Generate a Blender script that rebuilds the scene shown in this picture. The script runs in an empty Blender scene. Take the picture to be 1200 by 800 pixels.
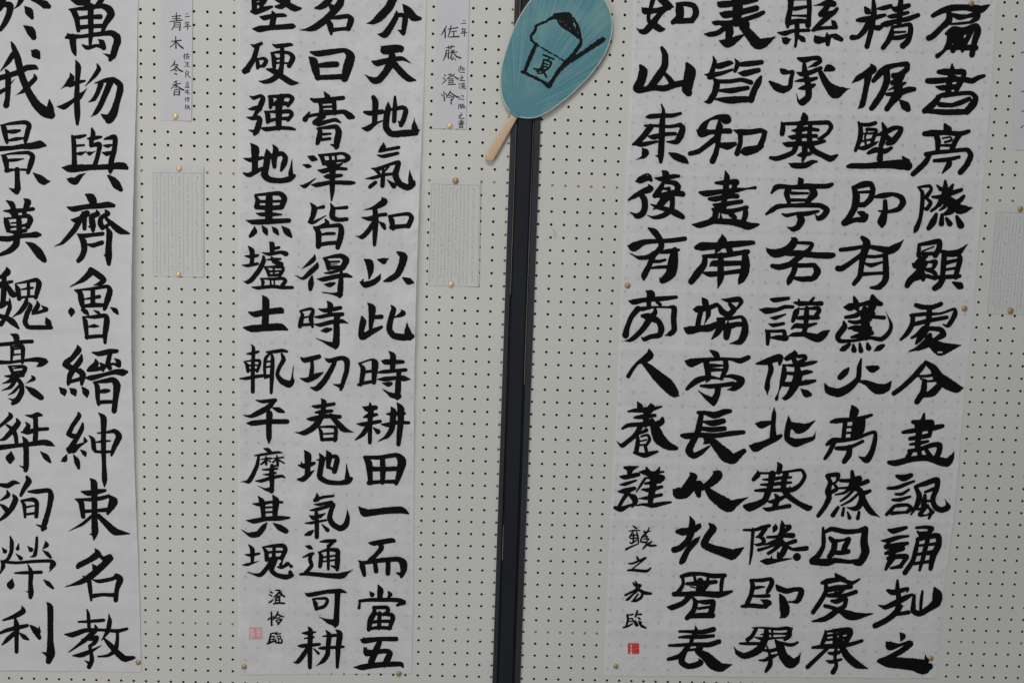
import bpy, bmesh, math, random
from mathutils import Vector, noise, Matrix
random.seed(7)
scene = bpy.context.scene
COL = scene.collection
# ------------------------------------------------------------------ camera
ZO = 2.2                                   # height of pegboard row zero above the floor
CAM = Vector((0.65233, -2.35244, -0.28166 + ZO))
FPX = 1417.0
R0 = Vector((0.999155, -0.023765, 0.033534))    # camera right
R1 = Vector((0.029940, -0.138121, -0.989963))   # camera down
R2 = Vector((0.028159, 0.990130, -0.137293))    # camera forward
cd = bpy.data.cameras.new('camera'); cam = bpy.data.objects.new('camera', cd); COL.objects.link(cam)
cd.sensor_width = 36; cd.lens = FPX / 1200 * 36; cd.clip_end = 50; cd.clip_start = 0.05
cam.matrix_world = Matrix(((R0.x, -R1.x, -R2.x, CAM.x), (R0.y, -R1.y, -R2.y, CAM.y), (R0.z, -R1.z, -R2.z, CAM.z), (0, 0, 0, 1)))
scene.camera = cam
# ------------------------------------------------------------------ light
w = bpy.data.worlds.new('World'); scene.world = w; w.use_nodes = True
bg = w.node_tree.nodes['Background']; bg.inputs[0].default_value = (0.955, 0.975, 1.0, 1); bg.inputs[1].default_value = 0.19
def area(name, loc, target, size, power, color):
    l = bpy.data.lights.new(name, 'AREA'); l.shape = 'RECTANGLE'; l.size = size[0]; l.size_y = size[1]; l.energy = power; l.color = color
    o = bpy.data.objects.new(name, l); COL.objects.link(o); o.location = loc
    o.rotation_euler = (Vector(target) - Vector(loc)).to_track_quat('-Z', 'Y').to_euler(); return o
area('window_light', (-0.65, -2.0, 1.55), (0.35, 0, 1.30), (1.5, 1.5), 11.0, (1.0, 0.975, 0.940))
area('high_fill_light', (0.15, -3.0, 4.5), (0.62, 0, 1.35), (1.7, 1.0), 54, (1.0, 0.985, 0.955))  # added fill lamp, evens the boards and brings out the paper creases
vs = scene.view_settings; vs.view_transform = 'Standard'; vs.look = 'None'; vs.exposure = 0.05; vs.gamma = 1; vs.use_curve_mapping = False
scene.cycles.max_bounces = 8; scene.cycles.transparent_max_bounces = 12

# ------------------------------------------------------------------ helpers
def P(px, py, d=0.0):
    """place on the board face (y = 0) or d metres in front of it, from measured positions of the photograph's 1200x800 grid"""
    r = R0 * ((px - 600) / FPX) + R1 * ((py - 400) / FPX) + R2
    s = (-d - CAM.y) / r.y
    return CAM + r * s
def tag(o, label=None, cat=None, group=None, kind=None):
    if label: o['label'] = label
    if cat: o['category'] = cat
    if group: o['group'] = group
    if kind: o['kind'] = kind
    return o
def empty(name, loc):
    o = bpy.data.objects.new(name, None); COL.objects.link(o); o.location = loc; o.empty_display_size = .02
    return o
def mesh(name, vs_, fs, mat, parent=None, smooth=False):
    me = bpy.data.meshes.new(name)
    off = parent.location if parent is not None else Vector((0, 0, 0))
    me.from_pydata([tuple(Vector(v) - off) for v in vs_], [], fs); me.materials.append(mat)
    if smooth: me.polygons.foreach_set('use_smooth', [True] * len(me.polygons))
    me.update()
    o = bpy.data.objects.new(name, me); COL.objects.link(o)
    if parent is not None: o.parent = parent
    return o
def mesh_here(name, vs_, fs, mat, smooth=False):
    """top level mesh whose origin sits at its own centre"""
    c = sum((Vector(v) for v in vs_), Vector()) / len(vs_)
    me = bpy.data.meshes.new(name); me.from_pydata([tuple(Vector(v) - c) for v in vs_], [], fs); me.materials.append(mat)
    if smooth: me.polygons.foreach_set('use_smooth', [True] * len(me.polygons))
    o = bpy.data.objects.new(name, me); COL.objects.link(o); o.location = c; return o
def box(x0, x1, y0, y1, z0, z1, b=0.0):
    """box with optionally bevelled edges on the front face (front = smaller y)"""
    if b <= 0:
        v = [(x0,y0,z0),(x1,y0,z0),(x1,y0,z1),(x0,y0,z1),(x0,y1,z0),(x1,y1,z0),(x1,y1,z1),(x0,y1,z1)]
        return v, [(0,1,2,3),(1,5,6,2),(5,4,7,6),(4,0,3,7),(3,2,6,7),(4,5,1,0)]
    v = [(x0+b,y0,z0),(x1-b,y0,z0),(x1-b,y0,z1),(x0+b,y0,z1),(x0,y0+b,z0),(x1,y0+b,z0),(x1,y0+b,z1),(x0,y0+b,z1),(x0,y1,z0),(x1,y1,z0),(x1,y1,z1),(x0,y1,z1)]
    return v, [(0,1,2,3),(1,5,6,2),(4,0,3,7),(5,9,10,6),(8,4,7,11),(9,8,11,10),(3,2,6,7),(7,6,10,11),(0,4,5,1),(4,8,9,5)]

# ------------------------------------------------------------------ materials
class M:
    def __init__(s, name, rough=0.6, metal=0.0, spec=0.5):
        s.m = bpy.data.materials.new(name); s.m.use_nodes = True; s.t = s.m.node_tree; s.n = s.t.nodes
        s.b = s.n['Principled BSDF']; s.b.inputs['Roughness'].default_value = rough; s.b.inputs['Metallic'].default_value = metal
        s.b.inputs['Specular IOR Level'].default_value = spec
        s.tc = s.n.new('ShaderNodeTexCoord')
    def link(s, a, b): s.t.links.new(a, b)
    def noise(s, scale, detail=4, vec=None, rough=.5, stretch=None, space='Object'):
        n = s.n.new('ShaderNodeTexNoise'); n.inputs['Scale'].default_value = scale; n.inputs['Detail'].default_value = detail; n.inputs['Roughness'].default_value = rough
        src = vec if vec is not None else s.tc.outputs[space]
        if stretch:
            mp = s.n.new('ShaderNodeMapping'); mp.inputs['Scale'].default_value = stretch; s.link(src, mp.inputs[0]); src = mp.outputs[0]
        s.link(src, n.inputs['Vector']); return n.outputs['Fac']
    def ramp(s, fac, stops):
        r = s.n.new('ShaderNodeValToRGB'); e = r.color_ramp.elements
        while len(e) < len(stops): e.new(.5)
        for i, (p, c) in enumerate(stops):
            e[i].position = p; e[i].color = (c[0], c[1], c[2], 1) if hasattr(c, '__len__') else (c, c, c, 1)
        s.link(fac, r.inputs[0]); return r.outputs[0]
    def mix(s, f, a, b, mode='MIX'):
        x = s.n.new('ShaderNodeMix'); x.data_type = 'RGBA'; x.blend_type = mode
        for k, v in ((0, f), (6, a), (7, b)):
            if hasattr(v, 'links') : s.link(v, x.inputs[k])
            else: x.inputs[k].default_value = v if k == 0 else (v[0], v[1], v[2], 1)
        return x.outputs[2]
    def color(s, c):
        if hasattr(c, 'links'): s.link(c, s.b.inputs['Base Color'])
        else: s.b.inputs['Base Color'].default_value = (c[0], c[1], c[2], 1)
    def bump(s, h, strength=.2, dist=.001):
        b = s.n.new('ShaderNodeBump'); b.inputs['Strength'].default_value = strength; b.inputs['Distance'].default_value = dist
        s.link(h, b.inputs['Height']); s.link(b.outputs[0], s.b.inputs['Normal']); s.bo = b.outputs[0]

m = M('pegboard_paint', .55, 0, .35)
c = m.ramp(m.noise(3.5, 5), [(.35, (.690, .688, .652)), (.65, (.720, .717, .682))])
c = m.mix(m.ramp(m.noise(26, 6, rough=.7), [(.62, 0), (.80, .28)]), c, (.60, .585, .53))
c = m.mix(m.ramp(m.noise(420, 2), [(.70, 0), (.80, .55)]), c, (.55, .55, .52))
m.color(c); m.bump(m.noise(900, 2), .25, .0004); MAT_BOARD = m.m
m = M('hole_wall_fibreboard', .9); m.color((.17, .11, .075)); MAT_HOLE = m.m
m = M('dark_cavity', .95, 0, .05); m.color(m.ramp(m.noise(8), [(.3, (.006, .006, .006)), (.7, (.012, .011, .010))])); MAT_DARK = m.m  # near-black colour stands in for the shade seen through the holes
m = M('batten_wood', .7); m.color(m.ramp(m.noise(30, 5, stretch=(.2, 1, 1)), [(.3, (.70, .50, .36)), (.7, (.88, .70, .54))])); MAT_BATTEN = m.m
m = M('stile_wood', .7); m.color(m.ramp(m.noise(40, 5, stretch=(1, 1, .2)), [(.35, (.32, .20, .14)), (.65, (.86, .64, .50))])); MAT_STILE = m.m
m = M('post_metal', .38, 0, .35)
c = m.ramp(m.noise(6, 5, stretch=(4, 1, .6)), [(.3, (.0065, .009, .0155)), (.7, (.0105, .014, .022))])  # blue reflected by the post is mixed into its base colour
c = m.mix(m.ramp(m.noise(60, 5, rough=.7), [(.66, 0), (.74, .35)]), c, (.10, .11, .12))
m.color(c); m.b.inputs['Coat Weight'].default_value = .12; m.b.inputs['Coat Roughness'].default_value = .3; m.bump(m.noise(300, 3), .15, .0003); MAT_POST = m.m
m = M('slate_frame_metal', .42, 0, .45)
c = m.ramp(m.noise(5, 5, stretch=(6, 1, .5)), [(.3, (.019, .023, .031)), (.7, (.030, .034, .044))])
c = m.mix(m.ramp(m.noise(80, 6, rough=.7), [(.66, 0), (.76, .4)]), c, (.16, .16, .15))
m.color(c); m.bump(m.noise(260, 3), .15, .0003); MAT_FRAME = m.m
m = M('groove_black', .7); m.color((.004, .004, .004)); MAT_GROOVE = m.m  # black for the shaded gaps either side of the cover strip
m = M('bare_edge_metal', .4, .6); m.color(m.ramp(m.noise(18, 4, stretch=(1, 1, .3)), [(.35, (.22, .21, .16)), (.7, (.6, .57, .46))])); MAT_EDGE = m.m

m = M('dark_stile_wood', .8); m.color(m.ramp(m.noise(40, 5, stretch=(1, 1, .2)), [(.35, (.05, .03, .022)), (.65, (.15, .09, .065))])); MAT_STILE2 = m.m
def paper_mat(name, base, dark, trans_hi, trans_lo, tl, wr=.35):
    m = M(name, .8, 0, .3)
    fib = m.noise(55, 6, rough=.65); c = m.ramp(fib, [(.3, dark), (.7, base)])
    c = m.mix(m.ramp(m.noise(7, 4), [(.4, 0), (.7, .35)]), c, dark)
    m.color(c)
    m.bump(m.noise(500, 4, rough=.7), .35, .00025)
    rid = m.n.new('ShaderNodeTexNoise'); rid.noise_type = 'RIDGED_MULTIFRACTAL'; rid.inputs['Scale'].default_value = 9; rid.inputs['Detail'].default_value = 5; rid.inputs['Distortion'].default_value = .6
    mpp = m.n.new('ShaderNodeMapping'); mpp.inputs['Scale'].default_value = (.8, 1, 1.6); m.link(m.tc.outputs['Object'], mpp.inputs[0]); m.link(mpp.outputs[0], rid.inputs['Vector'])
    b2 = m.n.new('ShaderNodeBump'); b2.inputs['Strength'].default_value = wr; b2.inputs['Distance'].default_value = .0012
    m.link(rid.outputs['Fac'], b2.inputs['Height']); m.link(m.bo, b2.inputs['Normal']); m.link(b2.outputs[0], m.b.inputs['Normal'])
    tr = m.n.new('ShaderNodeBsdfTranslucent'); m.link(c, tr.inputs[0])
    tp = m.n.new('ShaderNodeBsdfTransparent'); tp.inputs[0].default_value = (1, 1, 1, 1)
    m1 = m.n.new('ShaderNodeMixShader'); m1.inputs[0].default_value = tl
    m2 = m.n.new('ShaderNodeMixShader')
    out = m.n['Material Output']
    m.link(m.b.outputs[0], m1.inputs[1]); m.link(tr.outputs[0], m1.inputs[2])
    m.link(m.ramp(m.noise(16, 4, rough=.6), [(.36, trans_lo), (.62, trans_hi)]), m2.inputs[0])
    m.link(m1.outputs[0], m2.inputs[1]); m.link(tp.outputs[0], m2.inputs[2]); m.link(m2.outputs[0], out.inputs[0])
    return m.m
MAT_WASHI = paper_mat('washi_thick', (.85, .845, .87), (.79, .785, .815), .10, .04, .10)
MAT_WASHI2 = paper_mat('washi_medium', (.91, .905, .935), (.86, .855, .885), .34, .08, .12)
MAT_THIN = paper_mat('washi_thin', (.965, .96, .99), (.925, .92, .955), .38, .18, .12)
MAT_TAGPAPER = paper_mat('name_card_paper', (.76, .75, .79), (.73, .72, .76), .02, .0, .08)
MAT_NOTE = paper_mat('copy_paper', (.74, .745, .74), (.71, .715, .71), .01, .0, .06)
m = M('sumi_ink', .7, 0, .12); m.color(m.ramp(m.noise(90, 5, rough=.7), [(.3, (.0025, .0027, .0028)), (.75, (.006, .0062, .0062))])); MAT_INK = m.m
m = M('brown_sumi_ink', .62, 0, .2); m.color(m.ramp(m.noise(300, 4), [(.3, (.012, .009, .009)), (.8, (.04, .030, .028))])); MAT_INK2 = m.m
m = M('thin_sumi_ink', .62, 0, .2); m.color(m.ramp(m.noise(300, 4), [(.3, (.015, .013, .014)), (.8, (.06, .055, .058))])); MAT_INK3 = m.m
m = M('pencil', .7); m.color(m.ramp(m.noise(400, 3), [(.3, (.20, .20, .22)), (.7, (.42, .42, .44))])); MAT_PENCIL = m.m
m = M('ruled_line', .8); m.color((.22, .22, .22)); MAT_RULE = m.m
m = M('seal_red', .7); m.color(m.ramp(m.noise(240, 5, rough=.7), [(.3, (.58, .030, .028)), (.72, (.74, .10, .085))])); MAT_SEAL = m.m
m = M('seal_faint', .8); m.color(m.ramp(m.noise(300, 5, rough=.7), [(.3, (.78, .46, .45)), (.72, (.87, .68, .68))])); MAT_SEAL2 = m.m
m = M('seal_faint_strokes', .8); m.color((.74, .34, .33)); MAT_SEAL3 = m.m
m = M('brass', .42, .6, .4); m.color(m.ramp(m.noise(500, 4), [(.3, (.40, .28, .12)), (.7, (.56, .42, .21))])); MAT_BRASS = m.m
m = M('lit_brass', .28, .35, .6); m.color(m.ramp(m.noise(500, 4), [(.3, (.80, .62, .32)), (.7, (.95, .82, .52))])); MAT_LIT_BRASS = m.m  # light caught by some tacks, put into a paler base colour
# fan paper: streaks run out from the neck along the ribs
m = M('fan_paper', .6, 0, .3)
sx = m.n.new('ShaderNodeSeparateXYZ'); m.link(m.tc.outputs['Object'], sx.inputs[0])
at2 = m.n.new('ShaderNodeMath'); at2.operation = 'ARCTAN2'; m.link(sx.outputs[2], at2.inputs[0]); m.link(sx.outputs[0], at2.inputs[1])
ln = m.n.new('ShaderNodeVectorMath'); ln.operation = 'LENGTH'; m.link(m.tc.outputs['Object'], ln.inputs[0])
cb = m.n.new('ShaderNodeCombineXYZ'); m.link(at2.outputs[0], cb.inputs[0]); m.link(ln.outputs['Value'], cb.inputs[1])
n1 = m.noise(1, 5, vec=cb.outputs[0], stretch=(38, 4, 1), rough=.65)
n2 = m.noise(1, 3, vec=cb.outputs[0], stretch=(150, 8, 1), rough=.6)
c = m.ramp(n1, [(.30, (.052, .210, .285)), (.52, (.100, .285, .330)), (.74, (.27, .43, .41))])
c = m.mix(.40, c, m.ramp(n2, [(.3, (.060, .205, .270)), (.7, (.20, .42, .46))]))
blot = m.ramp(m.noise(14, 3), [(.48, 0), (.74, .55)]); c = m.mix(blot, c, (.27, .46, .43))
blot2 = m.ramp(m.noise(22, 3, stretch=(1, 1, 1.5)), [(.56, 0), (.78, .30)]); c = m.mix(blot2, c, (.30, .33, .42))
m.color(c); m.bump(n2, .5, .0006); MAT_FAN = m.m
m = M('fan_rim', .7); m.color(m.ramp(m.noise(60), [(.3, (.42, .50, .40)), (.7, (.66, .68, .56))])); MAT_RIM = m.m
m = M('bamboo', .5); c = m.ramp(m.noise(1, 6, stretch=(700, 700, 10), rough=.6), [(.3, (.58, .41, .23)), (.7, (.76, .59, .38))]); m.color(m.mix(m.ramp(m.noise(35, 3), [(.4, 0), (.7, .4)]), c, (.78, .55, .40))); m.bump(m.noise(1, 3, stretch=(900, 900, 12)), .3, .0003); MAT_BAMBOO = m.m
m = M('fan_ink', .7, 0, .2); m.color(m.ramp(m.noise(240, 6, rough=.75), [(.30, (.004, .004, .004)), (.66, (.008, .009, .010)), (.85, (.03, .06, .075))])); MAT_FANINK = m.m

# ------------------------------------------------------------------ the setting behind the boards
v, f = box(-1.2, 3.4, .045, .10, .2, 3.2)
tag(mesh_here('wall', v, f, MAT_DARK), 'wall coloured near-black for the dark void behind the pegboard panels', kind='structure')

PITCH = .025
RAD = .00262
def pegboard(name, c0, c1, ox, oz, x0, x1, r0, r1, label):
    root = empty(name, Vector(((x0 + x1) / 2, .002, ZO - 1.3)))
    vs_, fs, hv, hf = [], [], [], []
    N = 16
    ring = [(math.cos(2 * math.pi * k / N), math.sin(2 * math.pi * k / N)) for k in range(N)]
    sq = [(a / max(abs(a), abs(b)), b / max(abs(a), abs(b))) for a, b in ring]
    xs = [ox + c * PITCH for c in range(c0, c1 + 1)]
    for ci, X in enumerate(xs):
        xl = x0 if ci == 0 else X - PITCH / 2
        xr = x1 if ci == len(xs) - 1 else X + PITCH / 2
        for r in range(r0, r1 + 1):
            Z = oz - r * PITCH
            b = len(vs_)
            jx = random.uniform(-.00012, .00012)
            for (a, c_), (sa, sb) in zip(ring, sq):
                vs_.append((X + jx + a * RAD, 0, Z + c_ * RAD))
            for (a, c_), (sa, sb) in zip(ring, sq):
                vs_.append(((X + sa * (xr - X)) if sa > 0 else (X + sa * (X - xl)), 0, Z + sb * PITCH / 2))
            for k in range(N):
                k2 = (k + 1) % N
                fs.append((b + k, b + N + k, b + N + k2, b + k2))
            hb = len(hv)
            for (a, c_) in ring: hv.append((X + jx + a * RAD, .00002, Z + c_ * RAD))
            for (a, c_) in ring: hv.append((X + jx + a * RAD, .003, Z + c_ * RAD))
            for k in range(N):
                k2 = (k + 1) % N
                hf.append((hb + k, hb + k2, hb + N + k2, hb + N + k))
    mesh('panel_face', vs_, fs, MAT_BOARD, root)
    o = mesh('peg_hole_wall', hv, hf, MAT_HOLE, root); o['kind'] = 'stuff'
    # the panel's raw edges
    zt = oz - r0 * PITCH + PITCH / 2; zb = oz - r1 * PITCH - PITCH / 2
    for bb in ((x0 - .0004, x0, 0, .004, zb, zt), (x1, x1 + .0004, 0, .004, zb, zt)):
        a, q = box(*bb); mesh('panel_edge', a, q, MAT_HOLE, root)
    tag(root, label, 'pegboard', 'white pegboard panels')
    return root
# x of the frame edges, taken where they meet the board
XA = P(592.0, 340).x; XB = P(626.2, 340).x
OXR = 30.498 * PITCH; OZR = ZO - .0789 * PITCH
LB = pegboard('pegboard', -12, 28, 0, ZO, -.3125, XA + .004, -5, 58, 'left white pegboard panel carrying two tall ink sheets and two name cards')
RB = pegboard('pegboard', 0, 46, OXR, OZR, XB - .004, OXR + 46.5 * PITCH, -5, 58, 'right white pegboard panel carrying the widest thin ink sheet')

def batten(x0, x1, z0, z1, mat, label):
    v, f = box(x0, x1, .0032, .024, z0, z1); tag(mesh_here('wooden_batten', v, f, mat), label, 'batten')
for (x0, x1, oz, side) in ((-.3125, XA - .014, ZO, 'left'), (OXR + .014, OXR + 1.15, OZR, 'right')):
    batten(x0, x1, oz - 48.4 * PITCH, oz - 47.6 * PITCH, MAT_BATTEN, 'pale batten behind the lowest tan row of holes of the %s pegboard' % side)
    batten(x0, x1, oz - 12.4 * PITCH, oz - 11.6 * PITCH, MAT_BATTEN, 'pale batten behind the upper tan row of holes of the %s pegboard' % side)
batten(XA - .013, XA + .010, ZO - 1.45, ZO + .12, MAT_STILE, 'upright wooden stile behind the last hole column left of the dark post')
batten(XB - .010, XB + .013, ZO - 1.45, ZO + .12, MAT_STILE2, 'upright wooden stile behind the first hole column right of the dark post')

# ------------------------------------------------------------------ post between the panels
ZB, ZT = ZO - 1.46, ZO + .13
def strip(name, x0, x1, y0, y1, mat, parent, b=.0008, zb=ZB, zt=ZT):
    v, f = box(x0, x1, y0, y1, zb, zt, b); return mesh(name, v, f, mat, parent)
W = XB - XA
xg1 = XA + W * .165; xc1 = XA + W * .235; xc2 = XA + W * .705; xg2 = XA + W * .790
post = empty('post', Vector(((XA + XB) / 2, 0, ZB)))
strip('cover_strip', xc1, xc2, -.0085, .02, MAT_POST, post, .0012)
strip('side_rail', XA, xg1, -.0050, .02, MAT_FRAME, post, .0009)
strip('side_rail', xg2, XB, -.0050, .02, MAT_FRAME, post, .0009)
strip('groove_shade', xg1 + .0002, xc1 - .0002, .0005, .02, MAT_GROOVE, post, 0)  # black filler strip stands in for the shade in the groove
strip('groove_shade', xc2 + .0002, xg2 - .0002, .0005, .02, MAT_GROOVE, post, 0)
# bright edge strips showing in the grooves, present over part of the height
def zof(py): return P(600, py).z
strip('edge_strip', xg1 + .0004, xg1 + .0014, -.0040, .001, MAT_EDGE, post, .0003, zof(345), ZT)
strip('edge_strip', xg2 - .0020, xg2 - .0009, -.0038, .001, MAT_EDGE, post, .0003, zof(450), ZT)
strip('edge_strip', xc1 - .0019, xc1 - .0008, -.0055, .001, MAT_EDGE, post, .0003, zof(655), zof(615))
tag(post, 'dark metal post, blue reflection in its colour, standing between the two pegboard panels', 'post')

m = M('scuff_brown', .8); m.color((.30, .22, .17)); MAT_SCUFF = m.m
m = M('smudge', .8); m.color((.60, .585, .545)); MAT_SMUDGE = m.m
def scuff(pts, board, mat=MAT_SCUFF, wd=.35, d=.00012):
    vs_, fs = [], []
    for i, (x, y) in enumerate(pts):
        xa, ya = pts[max(i - 1, 0)]; xb, yb = pts[min(i + 1, len(pts) - 1)]
        L = math.hypot(xb - xa, yb - ya) or 1; nx_, ny_ = -(yb - ya) / L, (xb - xa) / L
        w_ = wd * (.3 if i in (0, len(pts) - 1) else 1) * random.uniform(.7, 1.2) / 2
        vs_ += [P(x + nx_ * w_, y + ny_ * w_, d), P(x - nx_ * w_, y - ny_ * w_, d)]
    for i in range(len(pts) - 1): fs.append((2*i, 2*i+1, 2*i+3, 2*i+2))
    mesh('scuff_mark', vs_, fs, mat, board)
scuff([(1129.5, 524), (1133, 521.4), (1137, 519.5), (1141, 517.8)], RB)
scuff([(1131, 499.6), (1134.5, 500.4), (1138, 500.2)], RB, MAT_SCUFF, .9)
scuff([(643.2, 353.6), (644.4, 352.2), (645.2, 351.8)], RB, MAT_SCUFF, 1.0)
scuff([(636, 282), (640.5, 280.2), (645, 278.4), (649, 275.4)], RB, MAT_SCUFF, .25)
scuff([(650.5, 349), (650.3, 353)], RB, MAT_SCUFF, .25)
scuff([(486.5, 618.5), (490, 616.5), (493.5, 615.4), (497, 611.8)], LB, MAT_SCUFF, .3)
scuff([(489, 478), (491, 482), (494, 486.5)], LB, MAT_SCUFF, .25)
scuff([(581, 423), (584, 420), (585.2, 416.6)], LB, MAT_SCUFF, .25)
scuff([(555, 432), (559.5, 427.4), (566, 427.8)], LB, MAT_SCUFF, .22)
scuff([(229, 397), (233, 400), (236.5, 401)], LB, MAT_SCUFF, .25)
scuff([(648.5, 268), (650.5, 274), (651, 280)], RB, MAT_SMUDGE, 6, .0001)
scuff([(1150, 108), (1156, 112), (1160, 111)], RB, MAT_SMUDGE, 3, .0001)

# ------------------------------------------------------------------ sheets
def interp(tab, y):
    if y <= tab[0][0]: return tab[0][1]
    for (a, xa), (b, xb) in zip(tab, tab[1:]):
        if y <= b:
            t = (y - a) / (b - a); return xa + (xb - xa) * t
    return tab[-1][1]
def smooth_interp(tab, y):
    return sum(interp(tab, y + k) for k in (-30, -20, -10, 0, 10, 20, 30)) / 7
def sstep(t): t = max(0., min(1., t)); return t * t * (3 - 2 * t)
def nz(x, y, s, seed=0): return noise.noise(Vector((x * s, y * s, seed * 7.3)))
class Sheet:
    def __init__(s, left, right, y0, ybl, ybr, base, amp, vcre, hcre, seed, curl=None, cre=.0005):
        s.left, s.right, s.y0, s.ybl, s.ybr, s.base, s.amp, s.seed = left, right, y0, ybl, ybr, base, amp, seed
        s.vcre, s.hcre, s.curl, s.cre = vcre, hcre, curl, cre
    def d(s, px, py):
        v = s.base + s.amp * (nz(px, py, .012, s.seed) + .5 * nz(px, py, .035, s.seed + 1) + .42 * nz(px, py, .075, s.seed + 2))
        v += s.amp * .55 * nz(px * .2, py, .055, s.seed + 5)
        for (xt, xb) in s.vcre:
            q = abs(px - (xt + (xb - xt) * py / 800)); v += s.cre * .5 * math.exp(-q / 3)
        for (i, yc) in enumerate(s.hcre):
            q = py - yc - .012 * (px - 600) + 1.5 * nz(px, i, .02, 9); v += s.cre * (.55 + .9 * abs(nz(px, i, .013, 12))) * (1 if i % 3 else -.8) * math.exp(-abs(q) / (2.2 if q < 0 else 5.0))
        if s.curl:
            wdt, h, cy, sp = s.curl
            e = smooth_interp(s.right, py)
            v += h * sstep((px - (e - wdt)) / wdt) ** 1.5 * math.exp(-((py - cy) / sp) ** 2)
        return max(v, .0004)
    def pt(s, px, py, off=0.0): return P(px, py, s.d(px, py) + off)
    def build(s, name, mat, root, step=1.9):
        ny = int((s.ybl - s.y0) / step); nx = int((interp(s.right, 300) - interp(s.left, 300)) / step)
        vs_, fs = [], []
        for j in range(ny + 1):
            v = j / ny
            for i in range(nx + 1):
                u = i / nx
                py = s.y0 + v * ((s.ybl + (s.ybr - s.ybl) * u) - s.y0)
                xl, xr = smooth_interp(s.left, py), smooth_interp(s.right, py)
                px = xl + (xr - xl) * u
                if i in (0, nx): px += .35 * nz(px, py, .11, 3)
                if j == ny: py += .5 * nz(px, py, .05, 4)
                vs_.append(s.pt(px, py))
        for j in range(ny):
            for i in range(nx):
                a = j * (nx + 1) + i; fs.append((a, a + nx + 1, a + nx + 2, a + 1))
        return mesh(name, vs_, fs, mat, root, True)

def parse(txt):
    out = []; x0 = y0 = 0.; s = 1.
    for lnn in txt.strip().splitlines():
        lnn = lnn.strip()
        if not lnn: continue
        if lnn[0] == '@': x0, y0, s = map(float, lnn[1:].split()[:3]); continue
        if lnn[0] == '#': out.append([lnn[1:], []]); continue
        for st in lnn.split('/'):
            v = list(map(float, st.split()))
            out[-1][1].append([(x0 + v[k] / s, y0 + v[k + 1] / s, v[k + 2] / s) for k in range(0, len(v), 3)])
    return out
def spline(p, n=6):
    if len(p) == 1: return p
    q = []; mlen = len(p)
    T = [[(p[min(i + 1, mlen - 1)][k] - p[max(i - 1, 0)][k]) * (.36 if 0 < i < mlen - 1 else .5) for k in range(3)] for i in range(mlen)]
    for i in range(mlen - 1):
        L = math.hypot(p[i + 1][0] - p[i][0], p[i + 1][1] - p[i][1]); nn = max(2, min(n + 2, int(L / 1.1)))
        for k in range(nn):
            t = k / nn; h0, h1, h2, h3 = 2*t**3-3*t*t+1, t**3-2*t*t+t, -2*t**3+3*t*t, t**3-t*t
            q.append(tuple(h0 * p[i][j] + h1 * T[i][j] + h2 * p[i + 1][j] + h3 * T[i + 1][j] for j in range(3)))
    q.append(p[-1]); return q
INK_LIFT = .00042
def wfun(wd, ws, wmin):
    k = max(0, min(1, (wd - 2.6) / 2.0)) if ws > 1.05 and ws < 1.3 else 1
    return max(wd * (1 + (ws - 1) * k), wmin)
def ink_mesh(name, strokes, place, mat, root, wscale=1.0, wmin=.7, rough=.05, dry=False, lift=INK_LIFT):
    """brush strokes laid down as ribbons with round joints; place(px, py, lift) gives the point on the sheet"""
    vs_, fs = [], []; lay = 0
    for st in strokes:
        q = spline(st); lay += 1; z = lift + (lay % 12) * .000006
        a0 = len(vs_); sd = random.uniform(0, 99)
        n = len(q)
        for i, (x, y, wd) in enumerate(q):
            xa, ya, _ = q[max(i - 1, 0)]; xb, yb, _ = q[min(i + 1, n - 1)]
            dx, dy = xb - xa, yb - ya; L = math.hypot(dx, dy) or 1; dx /= L; dy /= L
            wd = wfun(wd, wscale, wmin) / 2
            jl = 1 + rough * 2 * noise.noise(Vector((i * .9, sd, 0))); jr = 1 + rough * 2 * noise.noise(Vector((i * .9, sd, 5)))
            vs_.append(place(x - dy * wd * jl, y + dx * wd * jl, z)); vs_.append(place(x, y, z)); vs_.append(place(x + dy * wd * jr, y - dx * wd * jr, z))
        for i in range(n - 1):
            k = a0 + i * 3
            fs.append((k, k + 3, k + 4, k + 1)); fs.append((k + 1, k + 4, k + 5, k + 2))
        for i, (x, y, wd) in enumerate(st):       # round joints and ends
            r = wfun(wd, wscale, wmin) / 2
            if r < .55 and 0 < i < len(st) - 1: continue
            b = len(vs_); K = 14 if r > 2 else 9
            ph = random.random()
            vs_.append(place(x, y, z + .00008))
            for k in range(K):
                a = 2 * math.pi * (k + ph) / K; rr = r * (1 + rough * random.uniform(-1, .6))
                vs_.append(place(x + rr * math.cos(a), y + rr * math.sin(a), z + .00008))
            for k in range(K): fs.append((b, b + 1 + k, b + 1 + (k + 1) % K))
    return mesh(name, vs_, fs, mat, root)

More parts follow.
